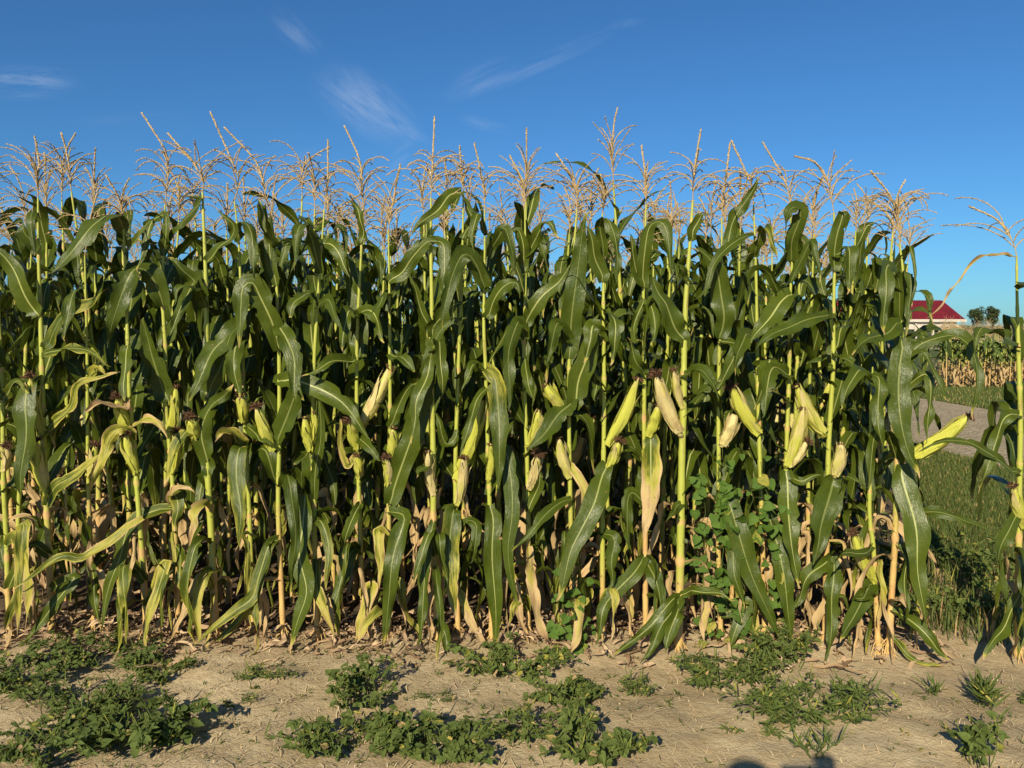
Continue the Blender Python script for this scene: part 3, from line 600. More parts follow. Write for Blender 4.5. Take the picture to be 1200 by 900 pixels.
def build_front(P):
    Y=P['Y']
    st=[at(x,y,Y) for x,y in P['st']][::-1]           # foot upward
    st=[Vector((st[0].x,Y,-.02))]+[p for p in st if p.z>.12]
    org=Vector((st[0].x,Y,0))
    root=thing('corn_plant',P['label'],'corn plant',org,0,'front row corn plants')
    st=[p+Vector((0,U(-.006,.006),0)) for p in st]
    k=P['k']; dl=U(.26,.6)
    mb=stalk_mesh(st,P['r']*1.06,lambda s: max(0,min(1,.95-(s/max(.05,dl))*.75)) if s<dl*1.2 else .10)
    mb.build('stalk',M['stalk'],root,org)
    top=st[-1]; Hh=top.z
    rb=MB()
    for q in range(8):
        a=q*.785+U(-.3,.3); z=U(.03,.09); p=Vector((st[0].x,Y,z)); d=Vector((math.cos(a),math.sin(a),0))
        tube(rb,[p+d*.008,p+d*.03+Vector((0,0,-z*.3)),Vector((p.x,p.y,-.01))+d*U(.04,.07)],[.0035,.003,.002],5,.7)
    rb.build('brace_roots',M['stalk'],root,org)
    if P['tip']:
        sp=[at(x,y,Y) for x,y in P['tip']]
        lean=U(-.10,.06); sp=[p+Vector((0,lean*(i/(len(sp)-1))**2,0)) for i,p in enumerate(sp)]
        sp[0]=top
        tb=MB(); tassel(tb,sp,P.get('nb',10)+3,P.get('Lb',.19)); tb.build('tassel',M['tassel'],root,org)
    for (bx,by,tx,ty,w,d,s) in P['ears']:
        f=at(bx,by,Y-.012); t=at(tx,ty,Y-U(.04,.085)); ear(root,f,t,w/900*Y*.90,d*.8,s,org)
        # short shank joining it to the stalk
    for (pts,w,d0,d1) in P['lv']:
        m=len(pts)-1; front=-U(.10,.22)
        if pts[-1][1]<pts[0][1]-30: front*=.35
        pp=[]
        for i,(x,y) in enumerate(pts):
            s=i/m; dy=-.012+front*(1-(1-s)**1.6)
            pp.append(at(x,y,Y+dy))
        for p in pp: p.z=max(p.z,.012)
        lb=MB(); leaf(lb,pp,w/900*Y*1.0,nh=(U(-.35,.35),-1,U(.1,.5)),n=26,fold=U(.12,.3),arch=U(.5,1.2),ripple=U(.010,.021),twist=(U(-.25,.25),U(-.5,.5)),dry=(d0,d1),edge_dry=max(0,(d0+d1)*.2),cut=1.0)
        lb.build('leaf',M['leaf'],root,org)
    # the blades that point away from the viewer or stand between the others
    az0=U(0,6.28)
    zs=[]; z=.22
    while z<Hh-.40: zs.append(z); z+=U(.055,.10) if z<.75 else U(.14,.2)
    for j,z in enumerate(zs):
        az=az0+(j%2)*PI+U(-.5,.5)
        if math.sin(az)<-.2 and z>.55: az=-az             # keep these to the side and the back
        if P['k']==23 and z>.8: az=PI+U(-.9,.9)
        i=min(range(len(st)),key=lambda i:abs(st[i].z-z)); i2=i+1 if (st[i].z<z and i+1<len(st)) else i-1
        i2=max(0,i2); den=(st[i2].z-st[i].z) or 1; f=max(0,min(1,(z-st[i].z)/den)); p=st[i].lerp(st[i2],f)
        lb=MB()
        if z<.75:
            q=U(0,1); dr=U(.6,1.0) if q<.52 else (U(0,.1) if q<.87 else U(.2,.4))
            C=droop(p,az,R(U(25,60)),R(U(-82,-95)),U(.3,.72),10,1,U(-.5,.5),(U(.02,.15),U(.1,.35)))
            for c in C: c.z=max(c.z,.015)
            leaf(lb,C,U(.016,.046) if dr>.3 else U(.03,.06),n=18,rag=.22,fold=U(.2,.9),ripple=.014,twist=(U(-.8,.8),U(-1.0,1.0)),dry=(dr,min(1,dr+.2)),jit=.008,us=(-1,-.5,0,.5,1))
        elif z<1.35:
            if U(0,1)<.08: continue
            C=droop(p,az,R(U(50,75)),R(U(-78,-90)),U(.5,.75),12,1,U(-.3,.3),(U(.12,.4),U(.15,.4)))
            leaf(lb,C,U(.07,.1),n=18,fold=U(.1,.3),ripple=.011,twist=(0,U(-.9,.9)),dry=(0,U(0,.25)))
        else:
            if U(0,1)<.35: continue
            C=droop(p,az,R(U(55,80)),R(U(-76,-90)),U(.45,.65),12,1,U(-.3,.3),(U(.15,.5),U(.15,.45)))
            leaf(lb,C,U(.052,.085),n=18,fold=U(.1,.3),ripple=.013,twist=(0,U(-.9,.9)),dry=(0,U(0,.06)))
        lb.build('leaf',M['leaf'],root,org)
    return root

def build_generic(name, low=False, H=None):
    """a whole corn plant standing at the origin, for the rows behind"""
    H=H or U(2.08,2.32)
    root=thing(name,None,None)
    bx,by=U(-.06,.06),U(-.06,.06)
    st=[Vector((bx*(i/5)**2,by*(i/5)**2,H*i/5)) for i in range(6)]; st[0].z=-.02
    dl=U(.2,.42)
    stalk_mesh(st,U(.013,.016),lambda s: max(0,min(1,1.0-(s/dl)*.75)) if s<dl*1.2 else .10).build('stalk',M['stalk'],root)
    top=st[-1]; az=U(0,6.28); ln=U(.02,.16); hh=U(.26,.39)
    tb=MB(); tassel(tb,[top,top+Vector((0,0,hh*.5)),top+Vector((math.cos(az)*ln*.4,math.sin(az)*ln*.4,hh*.8)),top+Vector((math.cos(az)*ln,math.sin(az)*ln,hh))],random.randint(11,17),U(.17,.28)); tb.build('tassel',M['tassel'],root)
    az0=U(0,6.28); z=.15; j=0
    while z<H-.13:
        a=az0+(j%2)*PI+U(-.5,.5); j+=1
        p=Vector((bx*(z/H)**2,by*(z/H)**2,z)); lb=MB()
        if z<.62:
            C=droop(p,a,R(U(20,60)),-R(U(78,92)),U(.35,.6),8,.5,U(-.5,.5))
            for c in C: c.z=max(c.z,.02)
            leaf(lb,C,U(.035,.065),n=14,fold=U(.3,.9),ripple=.016,twist=(0,U(-1.6,1.6)),dry=((U(.7,1),1) if U(0,1)<.33 else (.0,.25)),jit=.008,us=(-1,-.5,0,.5,1))
        else:
            C=droop(p,a,R(U(54,80)),R(U(-74,-90)),U(.5,.78) if z<H-.5 else U(.32,.52),12,1,U(-.3,.3),(U(.12,.5),U(.15,.5)))
            if z>H-.4 and U(0,1)<.22: C=droop(p,a,R(U(70,86)),R(U(-20,55)),U(.35,.55),9,1)
            leaf(lb,C,U(.06,.092),n=18,fold=U(.1,.3),ripple=.012,twist=(0,U(-.8,.8)),dry=(0,U(0,.1)))
        lb.build('leaf',M['leaf'],root); z+=(U(.105,.15) if z>1.2 else U(.13,.18)) if z>.55 else U(.06,.095)
    if random.random()<.45: return root
    a=U(0,6.28); f=Vector((0,0,U(.85,1.0)))+Vector((math.cos(a),math.sin(a),0))*.012
    ear(root,f,f+Vector((math.cos(a)*.11,math.sin(a)*.11,.22)),.055,U(.1,.9),U(.3,1),(0,0,0),10)
    return root

for P in FRONT: build_front(P)
PROTO=[build_generic('corn_plant') for _ in range(9)]
used=set()
def place_generic(x,y,label,group,maxx=None):
    i=random.randrange(len(PROTO))
    if i not in used: used.add(i); o=PROTO[i]
    else: o=copy_tree(PROTO[i])
    o.location=(x,y,0); o.rotation_euler=(U(-.05,.05),U(-.05,.05),U(0,6.28)); s=U(.92,1.06); o.scale=(s,s,s*U(.93,1.05))
    tag(o,label,'corn plant',group); return o
ROWS=[4.42,5.1,5.8,6.5,7.3,8.1]
for ri,y in enumerate(ROWS):
    x=-(y*.667+.35); 
    while x<(.495*y-.02 if ri else 2.2):
        if ri==0: place_generic(x+U(-.05,.05),y+U(-.06,.06),'corn plant in the shaded second row, right behind the front stalks','corn plants in the second row')
        else: place_generic(x+U(-.05,.05),y+U(-.07,.07),'corn plant deep in the field, its tassel showing over the nearer rows','corn plants deeper in the field')
        x+=(.14,.18,.21,.24,.27,.30)[ri]
# ------------------------------------------------------------------ rest of the big field: one mass of far rows
def field_mass(name, label, spots, mats, hscale=1.0, lower_dry=True):
    protos=[]
    for q in range(5):
        mb=MB(); H=U(2.0,2.2)*hscale
        mb.cur=1; tube(mb,[Vector((0,0,H*i/4)) for i in range(5)],[.014,.013,.012,.009,.005],5,[.9,.5,.1,.1,.1])
        mb.cur=2; top=Vector((0,0,H)); tassel(mb,[top,top+Vector((.02,0,.2)),top+Vector((U(-.1,.1),U(-.1,.1),.38))],8,.18,low=True)
        mb.cur=0; z=.2; j=0; az0=U(0,6.28)
        while z<H-.4:
            a=az0+(j%2)*PI+U(-.5,.5); j+=1
            if z<.8: leaf(mb,droop((0,0,z),a,R(30),R(-86),U(.3,.5),6,.6),.05,n=6,us=(-1,0,1),ripple=.02,twist=(0,U(-1,1)),dry=(U(.6,1),1))
            else: leaf(mb,droop((0,0,z),a,R(65),R(-75),U(.55,.75),7,.95),.09,n=7,us=(-1,0,1),twist=(0,U(-.7,.7)))
            z+=.19
        protos.append((np.array([tuple(p) for p in mb.v]),mb.f,mb.t,mb.uv,mb.mi))
    out=MB()
    for x,y in spots:
        v,f,t,uv,mi=random.choice(protos); a=U(0,6.28); s=U(.92,1.07)
        c,sn=math.cos(a)*s,math.sin(a)*s
        w=np.stack([v[:,0]*c-v[:,1]*sn+x, v[:,0]*sn+v[:,1]*c+y, v[:,2]*s],1)
        b=len(out.v); out.v.extend(map(tuple,w.tolist())); out.t.extend(t); out.uv.extend(uv); out.mi.extend(mi)
        out.f.extend([tuple(b+i for i in ff) for ff in f])
    o=out.build(name,mats); return tag(o,label,'corn field',None,'stuff')
spots=[]
for y in (9.0,9.75,10.5,11.25,12.0,12.75,13.5):
    x=-(y*.66+.3)
    while x<min(.49*y,5.2): spots.append((x+U(-.06,.06),y+U(-.1,.1))); x+=.25
field_mass('corn_field','far rows of the corn field behind the counted plants, only their tan tassels visible',spots,[M['leaf'],M['stalk'],M['tassel']])

# ------------------------------------------------------------------ corn beyond the gravel lane
far_n=[0]
def far_plant_proto():
    mb=MB(); H=U(1.22,1.42)
    mb.cur=1; tube(mb,[Vector((U(-.02,.02),0,H*i/4)) for i in range(5)],[.016,.015,.013,.010,.005],6,[1,.9,.6,.4,.2])
    top=Vector((0,0,H)); mb.cur=2; tassel(mb,[top,top+Vector((.02,0,.12)),top+Vector((U(-.1,.1),0,.24))],8,.15)
    mb.cur=0; z=.1; j=0; az0=U(0,6.28)
    while z<H-.05:
        a=az0+(j%2)*PI+U(-.7,.7); j+=1
        if z<H*.52:
            dr=U(.65,1)
            leaf(mb,droop((0,0,z),a,R(40),R(-88),U(.3,.6),8,.6),U(.05,.08),n=10,us=(-1,-.4,.4,1),ripple=.02,twist=(0,U(-1,1)),dry=(dr,1))
        else: leaf(mb,droop((0,0,z),a,R(66),R(-78),U(.55,.8),8,.95),.10,n=12,us=(-1,-.1,.1,1),twist=(0,U(-.7,.7)),dry=(0,.1))
        z+=U(.09,.14)
    return mb
FP=[]
for q in range(6):
    o=far_plant_proto().build('corn_plant',[M['far_leaf'],M['stalk'],M['tassel']]); FP.append(o)
n=0
for ri,y in enumerate((21.0,21.7)):
    x=11.75+ri*.35
    while x<15.4:
        o=FP[n] if n<6 else FP[n%6].copy()
        if n>=6: COL.objects.link(o)
        n+=1
        o.location=(x+U(-.04,.04),y+U(-.08,.08),0); o.rotation_euler=(U(-.05,.05),U(-.05,.05),U(0,6.28)); s=U(.93,1.07); o.scale=(s,s,s)
        tag(o,'corn plant with dry lower leaves at the field edge beyond the gravel lane','corn plant','corn plants beyond the lane'); x+=.17 if ri==0 else .2
spots=[]
for r in range(9):
    y=22.4+.75*r
    x=.555*y+.1
    while x<26: spots.append((x+U(-.06,.06),y+U(-.1,.1))); x+=.33
for r in range(3):
    x=15.5
    while x<24: spots.append((x+U(-.06,.06),21+.7*r)); x+=.25
field_mass('distant_corn_field','mass of corn behind the first plants beyond the gravel lane',spots,[M['far_leaf'],M['stalk'],M['tassel']],.72)

# ------------------------------------------------------------------ ground
from mathutils import noise as mnoise
def gh(x,y):
    f=1.0
    if y>5.5: f*=max(0,1-(y-5.5)/1.5)
    if abs(x)>4.2: f*=max(0,1-(abs(x)-4.2)/1.5)
    if y<1.2: f*=max(0,(y+.5)/1.7)
    if f<=0: return 0.0
    h=.030*mnoise.noise((x*1.6,y*1.9,0))+.014*mnoise.noise((x*6,y*6,3))+.006*mnoise.noise((x*17,y*17,5))
    h+=.028*math.exp(-((y-3.86)/.28)**2)          # ridge the row stands on
    return h*f-.006
def axis(lo,hi,d,far):
    a=list(np.arange(lo,hi+1e-6,d)); s=d; x=hi
    while x<far: s*=1.35; x+=s; a.append(x)
    s=d;x=lo
    while x>-far: s*=1.35; x-=s; a.insert(0,x)
    return a
XS=axis(-4.4,4.4,.035,2500); YS=axis(2.0,5.6,.035,2500)
mb=MB(); nx=len(XS)
mb.v=[(x,y,gh(x,y)) for y in YS for x in XS]; mb.t=[0]*len(mb.v); mb.uv=[(.5,.5)]*len(mb.v)
mb.f=[(j*nx+i,j*nx+i+1,(j+1)*nx+i+1,(j+1)*nx+i) for j in range(len(YS)-1) for i in range(nx-1)]; mb.mi=[0]*len(mb.f)
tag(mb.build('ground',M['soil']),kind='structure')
def sheet(name,poly,z,m):
    mb=MB(); mb.add([(x,y,z) for x,y in poly],[tuple(range(len(poly)))])
    return tag(mb.build(name,m,None,(0,0,0),False),kind='structure')
def wob(pts,amp,step=.35):
    out=[]
    for i in range(len(pts)):
        a=Vector(pts[i]);b=Vector(pts[(i+1)%len(pts)]); k=max(1,min(60,int((b-a).length/step)))
        nrm=Vector((-(b-a).y,(b-a).x)).normalized()
        for q in range(k):
            p=a.lerp(b,q/k)+nrm*(U(-amp,amp) if q else 0); out.append((p.x,p.y))
    return out
LX0,LX1=5.62,9.45
sheet('grass_verge',wob([(2.75,5.1),(4.6,4.7),(LX0-.05,4.3),(LX0-.05,42),(5.32,42),(5.32,10.1)],.08),.006,M['turf'])
sheet('gravel_lane',wob([(LX0,-20),(LX1,-20),(LX1,62),(LX0,62)],.06,1.2),.010,M['gravel'])
sheet('far_grass_verge',wob([(LX1+.05,-10),(16,-10),(70,20.6),(70,62),(LX1+.05,62)],.08,1.5),.006,M['turf'])
sheet('farm_yard',[(20,75),(130,75),(140,128),(20,128)],.012,M['soil'])
sheet('far_meadow',[(-600,140),(600,140),(900,1500),(-900,1500)],.012,M['turf'])

# grass blades on the verge and beyond the lane
def blades(name,label,n,region,h,wid,dryp=.25):
    mb=MB()
    for q in range(n):
        x,y=region()
        hh=h*U(.5,1.4); a=U(0,6.28); l=U(.2,.9)*hh; w=wid*U(.6,1.3)
        d=Vector((math.cos(a),math.sin(a),0)); s=Vector((-d.y,d.x,0))*w/2; p=Vector((x,y,0.004))
        m_=p+d*l*.35+Vector((0,0,hh*.65)); t=p+d*l+Vector((0,0,hh))
        dr=U(.4,1) if U(0,1)<dryp else 0
        mb.add([p-s,p+s,m_+s*.7,m_-s*.7,t],[(0,1,2,3),(3,2,4)],dr,[(0,0),(1,0),(1,.5),(0,.5),(.5,1)])
    return tag(mb.build(name,M['grass']),label,'grass',None,'stuff')
def reg1():
    while True:
        y=4.7+8.0*random.random()**1.5; x=U(2.4,LX0+.02)
        if x>y*.53 and x<y*(.70 if random.random()<.62 else 1.25) and y>5.1-.2*(x-2.4) : return x,y
blades('verge_grass','short mown grass between the row end and the gravel lane',36000,reg1,.05,.006,.1)
def reg2():
    y=13.5+7.3*random.random(); return U(LX1+.02,LX1+4.8),y
blades('far_verge_grass','grass strip between the gravel lane and the corn beyond it',16000,reg2,.09,.013,.12)

# ------------------------------------------------------------------ litter on the soil
mb=MB()
for q in range(1500):
    y=max(3.55,random.gauss(3.9,.17)) if q<1250 else U(3.7,4.9)
    x=U(-2.9,2.1)
    a=U(0,6.28) ; L=U(.03,.15)*(1 if q>220 else 1.7)
    z0=gh(x,y)+U(.004,.035)+max(0,U(-.06,.09))*math.exp(-((y-3.92)/.2)**2)
    C=[Vector((x,y,z0))]; d=Vector((math.cos(a),math.sin(a),U(-.1,.35)))
    for j in range(5):
        d=(d+Vector((U(-.4,.4),U(-.4,.4),U(-.35,.2)))).normalized(); p=C[-1]+d*L/5; p.z=max(p.z,gh(p.x,p.y)+.003); C.append(p)
    tn=U(0,1); n0=len(mb.t)
    leaf(mb,C,U(.006,.026),n=8,us=(-1,0,1),fold=U(.2,1.0),ripple=.006,twist=(U(-1.5,1.5),U(-2,2)),jit=.004)
    mb.t[n0:]=[tn]*(len(mb.t)-n0)
tag(mb.build('dead_leaf_litter',M['deadleaf']),'dry tan corn leaf litter along the foot of the corn','litter',None,'stuff')
mb=MB()
for q in range(5200):
    y=2.3+1.7*random.random(); x=U(-1,1)*(y*.7+.2)
    a=U(0,6.28); L=U(.008,.05)*(1 if q%9 else 2.2); z=gh(x,y)+.003
    d=Vector((math.cos(a),math.sin(a),0)); s=Vector((-d.y,d.x,0))*U(.0007,.0022)
    p=Vector((x,y,z)); t=p+d*L; t.z=gh(t.x,t.y)+.003+U(0,.010); m_=(p+t)/2+Vector((0,0,.003))+s*U(-3,3)
    tn=U(0,1)
    mb.add([p-s,p+s,m_+s,m_-s,t+s,t-s],[(0,1,2,3),(3,2,4,5)],tn)
tag(mb.build('straw_bits',M['straw']),'thin bits of straw and chaff scattered over the sandy soil','straw',None,'stuff')
mb=MB()
for q in range(230):
    y=2.3+2.2*random.random(); x=U(-1,1)*(y*.7+.2); r=U(.002,.008)*(1 if q%25 else 2.4); z=gh(x,y)
    vs=[];fs=[]
    import itertools
    vv=[(0,0,1),(1,0,0),(0,1,0),(-1,0,0),(0,-1,0),(.7,.7,.6),(-.7,.7,.6),(-.7,-.7,.6),(.7,-.7,.6)]
    vs=[Vector((x,y,z))+Vector(p)*r*U(.75,1.2) for p in vv]
    fs=[(0,8,5),(0,5,6),(0,6,7),(0,7,8),(1,5,8),(2,6,5),(3,7,6),(4,8,7),(1,2,5),(2,3,6),(3,4,7),(4,1,8)]
    mb.add(vs,fs)
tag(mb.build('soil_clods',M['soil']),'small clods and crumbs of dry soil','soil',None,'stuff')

# ------------------------------------------------------------------ weeds
HEART=[(0,0),(-.34,-.12),(-.5,.16),(-.40,.5),(-.18,.82),(0,1.02),(.18,.82),(.40,.5),(.5,.16),(.34,-.12)]
LANCE=[(0,0),(-.11,.12),(-.17,.38),(-.13,.65),(-.06,.85),(0,1.0),(.06,.85),(.13,.65),(.17,.38),(.11,.12)]
LOBED=[(0,0),(-.30,.02),(-.22,.2),(-.42,.34),(-.2,.5),(-.22,.75),(0,1.0),(.22,.75),(.2,.5),(.42,.34),(.22,.2),(.30,.02)]
def wleaf(mb,p,d,up,L,shape,tone=0):
    d=d.normalized(); s=d.cross(up); s=s.normalized() if s.length>.05 else d.orthogonal().normalized(); nn=s.cross(d)
    fold=U(.15,.5); cu=U(-.1,.5)
    vs=[p+d*(L*.4)-nn*(L*.05)]; uv=[(.5,.4)]
    for (x,y) in shape:
        vs.append(p+s*(x*L)+d*(y*L)+nn*(abs(x)*L*fold-cu*L*y*y*.5+U(-.02,.02)*L)); uv.append((x+.5,y))
    k=len(shape); mb.add(vs,[(0,1+i,1+(i+1)%k) for i in range(k)],tone,uv)
def weed(label,foot,kind='broad',n=260,h=.12,L=.04,rx=.25,ry=.2,rz=0,mat_='weed',name='weed_clump',cat='weed',lean=None,dry=.05):
    if kind!='tuft': L*=.56; n=int(n*1.25); h*=.78
    c=Vector(foot); c.z=gh(c.x,c.y)
    root=thing(name,label,cat,c,0,None)
    mb=MB(); sm=MB()
    ns=max(5,int(n/22)); tips=[]
    # creeping / upright stems, leaves set along them
    for q in range(ns):
        r=math.sqrt(random.random())*.55; a=U(0,6.28)
        x0,y0=math.cos(a)*r*rx,math.sin(a)*r*ry
        ca,sa=math.cos(rz),math.sin(rz)
        p=Vector((x0*ca-y0*sa,x0*sa+y0*ca,0))
        # stem heads outward
        ao=a+U(-.9,.9); ox,oy=math.cos(ao)*rx,math.sin(ao)*ry
        L_=Vector((ox*ca-oy*sa,ox*sa+oy*ca,0))*U(.25,.75); hh=h*U(.45,1.15)*(1.0-.35*r)
        C=[p.copy()]
        for j in range(1,7):
            s=j/6; z=hh*math.sin(min(1,s*1.15)*PI*.55)
            C.append(p+L_*s+Vector((U(-.012,.012),U(-.012,.012),z)))
        for v in C: v.z+=gh(c.x+v.x,c.y+v.y)-c.z+.002
        tube(sm,C,[.0028,.0026,.0022,.002,.0016,.0012,.0008],4,.1)
        per=max(4,int(n/ns))
        for w in range(per):
            s=U(.12,1)**.8*6; i=min(5,int(s)); pp=C[i].lerp(C[i+1],s-i)
            an=U(0,6.28); d=Vector((math.cos(an),math.sin(an),U(-.25,.6)))
            if kind=='tuft': d=Vector((math.cos(an),math.sin(an),U(.6,2.4)))
            up=Vector((U(-.5,.5)-.15,U(-.6,.3)-.25,1))
            l=L*U(.3,1.3)
            if kind!='tuft' and random.random()<.08:
                wleaf(mb,pp,Vector((d.x*.6,d.y*.6,U(.5,1.3))),up,L*U(1.5,2.8),[(xx*.3,yy) for xx,yy in LANCE],U(0,.3)); continue
            q0=pp+d.normalized()*l*.35
            if kind!='tuft': tube(sm,[pp,q0],[.0011,.0009],3,.1)
            else: q0=pp
            wleaf(mb,q0,d+Vector((0,0,U(-.7,.1) if kind!='tuft' else 0)),up,l,{'broad':HEART if random.random()<.72 else LANCE,'lance':LANCE,'lobed':LOBED if random.random()<.7 else LANCE,'tuft':[(x*.22,y) for x,y in LANCE]}[kind],U(.3,.8) if U(0,1)<dry else U(0,.1))
    sm.build('stem',M['weed'],root)
    mb.build('foliage',M[mat_],root)
    return root
def G(px,py): p=gnd(px,py); return (p.x,p.y,0)
WEEDS=[
 ('large leafy weed clump in the bottom left corner, the tallest of that patch',(150,868),'broad',520,.17,.055,.28,.22),
 ('dense green weed clump reaching out of the bottom left corner',(55,880),'lobed',430,.13,.045,.30,.20),
 ('weed mat with small dark leaves against the left edge, in front of the corn',(30,800),'broad',520,.10,.04,.30,.22),
 ('low weed mat at the foot of the corn behind the large left clump',(120,776),'broad',480,.10,.038,.34,.16),
 ('weed clump between the low mat and the large leafy clump on the left',(95,828),'lobed',460,.12,.042,.30,.17),
 ('weed runner of small leaves trailing right from the left-hand patch',(190,792),'broad',240,.07,.034,.20,.11),
 ('small flat weed sprig on bare soil left of centre, near the corn',(300,796),'lance',170,.05,.038,.20,.08),
 ('tiny grey-green weed on bare soil below the flat sprig',(285,826),'lance',60,.03,.028,.12,.05),
 ('upright weed clump with a dark shadow, standing alone left of centre',(425,822),'broad',420,.17,.042,.16,.19),
 ('long low weed clump along the bottom edge left of centre',(420,878),'broad',520,.12,.046,.30,.15),
 ('weed clump at the bottom edge just right of the long low one',(510,884),'broad',440,.12,.05,.24,.14),
 ('thick weed clump at the foot of the corn in the centre',(600,785),'broad',520,.13,.042,.27,.14),
 ('weed clump running down from the central one towards the viewer',(670,822),'broad',360,.11,.042,.17,.14),
 ('sparse weed clump on soil above the bottom edge, centre',(630,862),'lobed',330,.10,.042,.26,.10),
 ('weed clump at the bottom edge right of centre with glossy leaves',(690,886),'broad',400,.11,.05,.24,.12),
 ('small drooping weed at the foot of the corn right of centre',(742,806),'lance',120,.08,.045,.10,.08),
 ('few-leaved seedling weed on bare soil in the centre',(512,818),'lance',50,.03,.026,.12,.05),
 ('grassy weed clump under the climbing vine',(850,796),'lance',520,.12,.055,.26,.16),
 ('tall bushy weed at the foot of the corn beside the grassy clump',(915,780),'lobed',420,.22,.048,.17,.14),
 ('wide grassy weed clump spreading over bare soil on the right',(950,838),'lance',760,.13,.055,.33,.18),
 ('leafy weed standing at the bottom edge on the far right with a dark shadow',(1152,896),'broad',110,.20,.055,.08,.07),
 ('thin grass tuft on bare soil at right',(1158,826),'tuft',110,.06,.10,.05,.05),
 ('very small grass tuft right of the last stalk',(1092,812),'tuft',26,.03,.07,.04,.03),
 ('straggly flat weed left of the wide grassy clump',(880,858),'lance',60,.03,.04,.13,.06),
 ('wisp of grass at the bottom edge beside the photographer shadow',(960,888),'tuft',46,.05,.08,.09,.04),
 ('small weed seedling at the right edge',(1190,818),'lance',40,.03,.035,.08,.05),
]
for wi,w in enumerate(WEEDS): weed(w[0],G(*w[1]),w[2],int(w[3]*(1.5 if wi<6 else 1.15)),w[4],w[5],w[6],w[7],U(-.2,.2))
# weeds in the gap past the end of the row
GAP=[((2.10,4.05),'dark leafy weed bush in the gap, close behind the last stalk','broad',360,.42,.05,.20,.16),
     ((2.50,4.15),'low weed with broad leaves in the middle of the gap','broad',420,.24,.05,.24,.18),
     ((2.85,4.35),'reddish dry-tipped weed in the gap near the lone right-hand plant','lobed',420,.34,.05,.22,.18),
     ((2.35,4.75),'tall dark weed with narrow leaves at the edge of the mown grass','lance',260,.62,.06,.16,.14),
     ((2.95,4.8),'weed bush behind the lone right-hand plant','broad',480,.40,.05,.28,.2),
     ((2.62,3.78),'narrow-leaved grassy weed at the front of the gap','lance',300,.16,.07,.20,.12),
     ((2.20,4.45),'bushy weed against the side of the corn block','broad',420,.5,.05,.16,.25)]
for (x,y),lab,kd,n_,h,l,rx,ry in GAP: weed(lab,(x,y,0),kd,n_,h,l,rx,ry,0,dry=.18 if 'reddish' in lab else .04)
def tuftmeadow():
    return U(2.2,3.3),U(3.75,4.9)
blades('gap_grass','long rough grass growing through the gap beside the corn',1500,tuftmeadow,.16,.008,.3)

# seedlings and stray grass between the clumps
mb=MB()
cl=[(G(*w[1]),w[6]) for w in WEEDS]
for q in range(620):
    if q<470:
        (cx,cy,_),rx=random.choice(cl[:21]); x=cx+random.gauss(0,rx*1.05); y=cy+random.gauss(0,.18)
    else: y=U(2.5,3.75); x=U(-1,1)*(y*.7)
    if y>3.95: continue
    z=gh(x,y); hh=U(.008,.035)
    for k in range(random.randint(2,6)):
        a=U(0,6.28); d=Vector((math.cos(a),math.sin(a),U(.1,1.2)))
        wleaf(mb,Vector((x+U(-.01,.01),y+U(-.01,.01),z+U(0,hh*.4))),d,Vector((0,0,1)),U(.010,.032),[(xx*random.choice((.35,1)),yy) for xx,yy in LANCE],U(.3,.9) if U(0,1)<.18 else U(0,.1))
tag(mb.build('ground_cover',M['weed']),'tiny seedlings and grass sprouting between the weed clumps','ground cover',None,'stuff')

# climbing bindweed
def vine(label,strands,L,n):
    o0=strands[0][0]; org=Vector((o0.x,o0.y,0)); root=thing('bindweed_vine',label,'vine',org)
    mb=MB(); sm=MB()
    for C in strands:
        F=catmull(C,24); F=[p+Vector((U(-.012,.012),U(-.01,.01),U(-.006,.006))) for p in F]
        tube(sm,F,.0017,4,.1)
        for q in range(n):
            s=U(0,24); i=min(23,int(s)); p=F[i].lerp(F[i+1],s-i)
            a=U(0,6.28); off=Vector((math.cos(a)*U(.02,.07),-U(.005,.06),math.sin(a)*U(.0,.05)))
            tube(sm,[p,p+off],.0009,3,.1)
            d=Vector((U(-.8,.8),U(-.5,.1),U(-1.2,.2))); wleaf(mb,p+off,d,Vector((U(-.4,.4),-1,U(.1,.7))),L*U(.4,1.55),HEART,U(.25,.45) if U(0,1)<.06 else U(0,.08))
    sm.build('stem',M['weed'],root,org); mb.build('foliage',M['vine'],root,org)
S1=[[at(x,y,Yv) for x,y in pts] for Yv,pts in (
   (3.74,[(845,770),(838,700),(848,640),(840,580),(850,525)]),(3.74,[(860,775),(872,700),(862,640),(880,600),(872,545),(868,520)]),
   (3.72,[(905,770),(900,700),(912,640),(900,590),(890,540)]),(3.74,[(820,765),(826,690),(815,640),(828,590),(822,550)]),(3.74,[(870,770),(855,720),(826,660),(835,610),(860,570)]),
   (3.74,[(905,640),(880,620),(850,600),(820,560)]))]
vine('bindweed vine with heart-shaped leaves climbing the corn right of centre',S1,.040,32)
S2=[[at(x,y,Yv) for x,y in pts] for Yv,pts in ((3.74,[(672,765),(668,720),(676,690),(668,660)]),(3.73,[(660,765),(656,730),(664,700),(678,670)]),(3.73,[(682,762),(680,720),(672,695)]))]
vine('small bright green vine climbing low between the stalks in the centre',S2,.040,22)
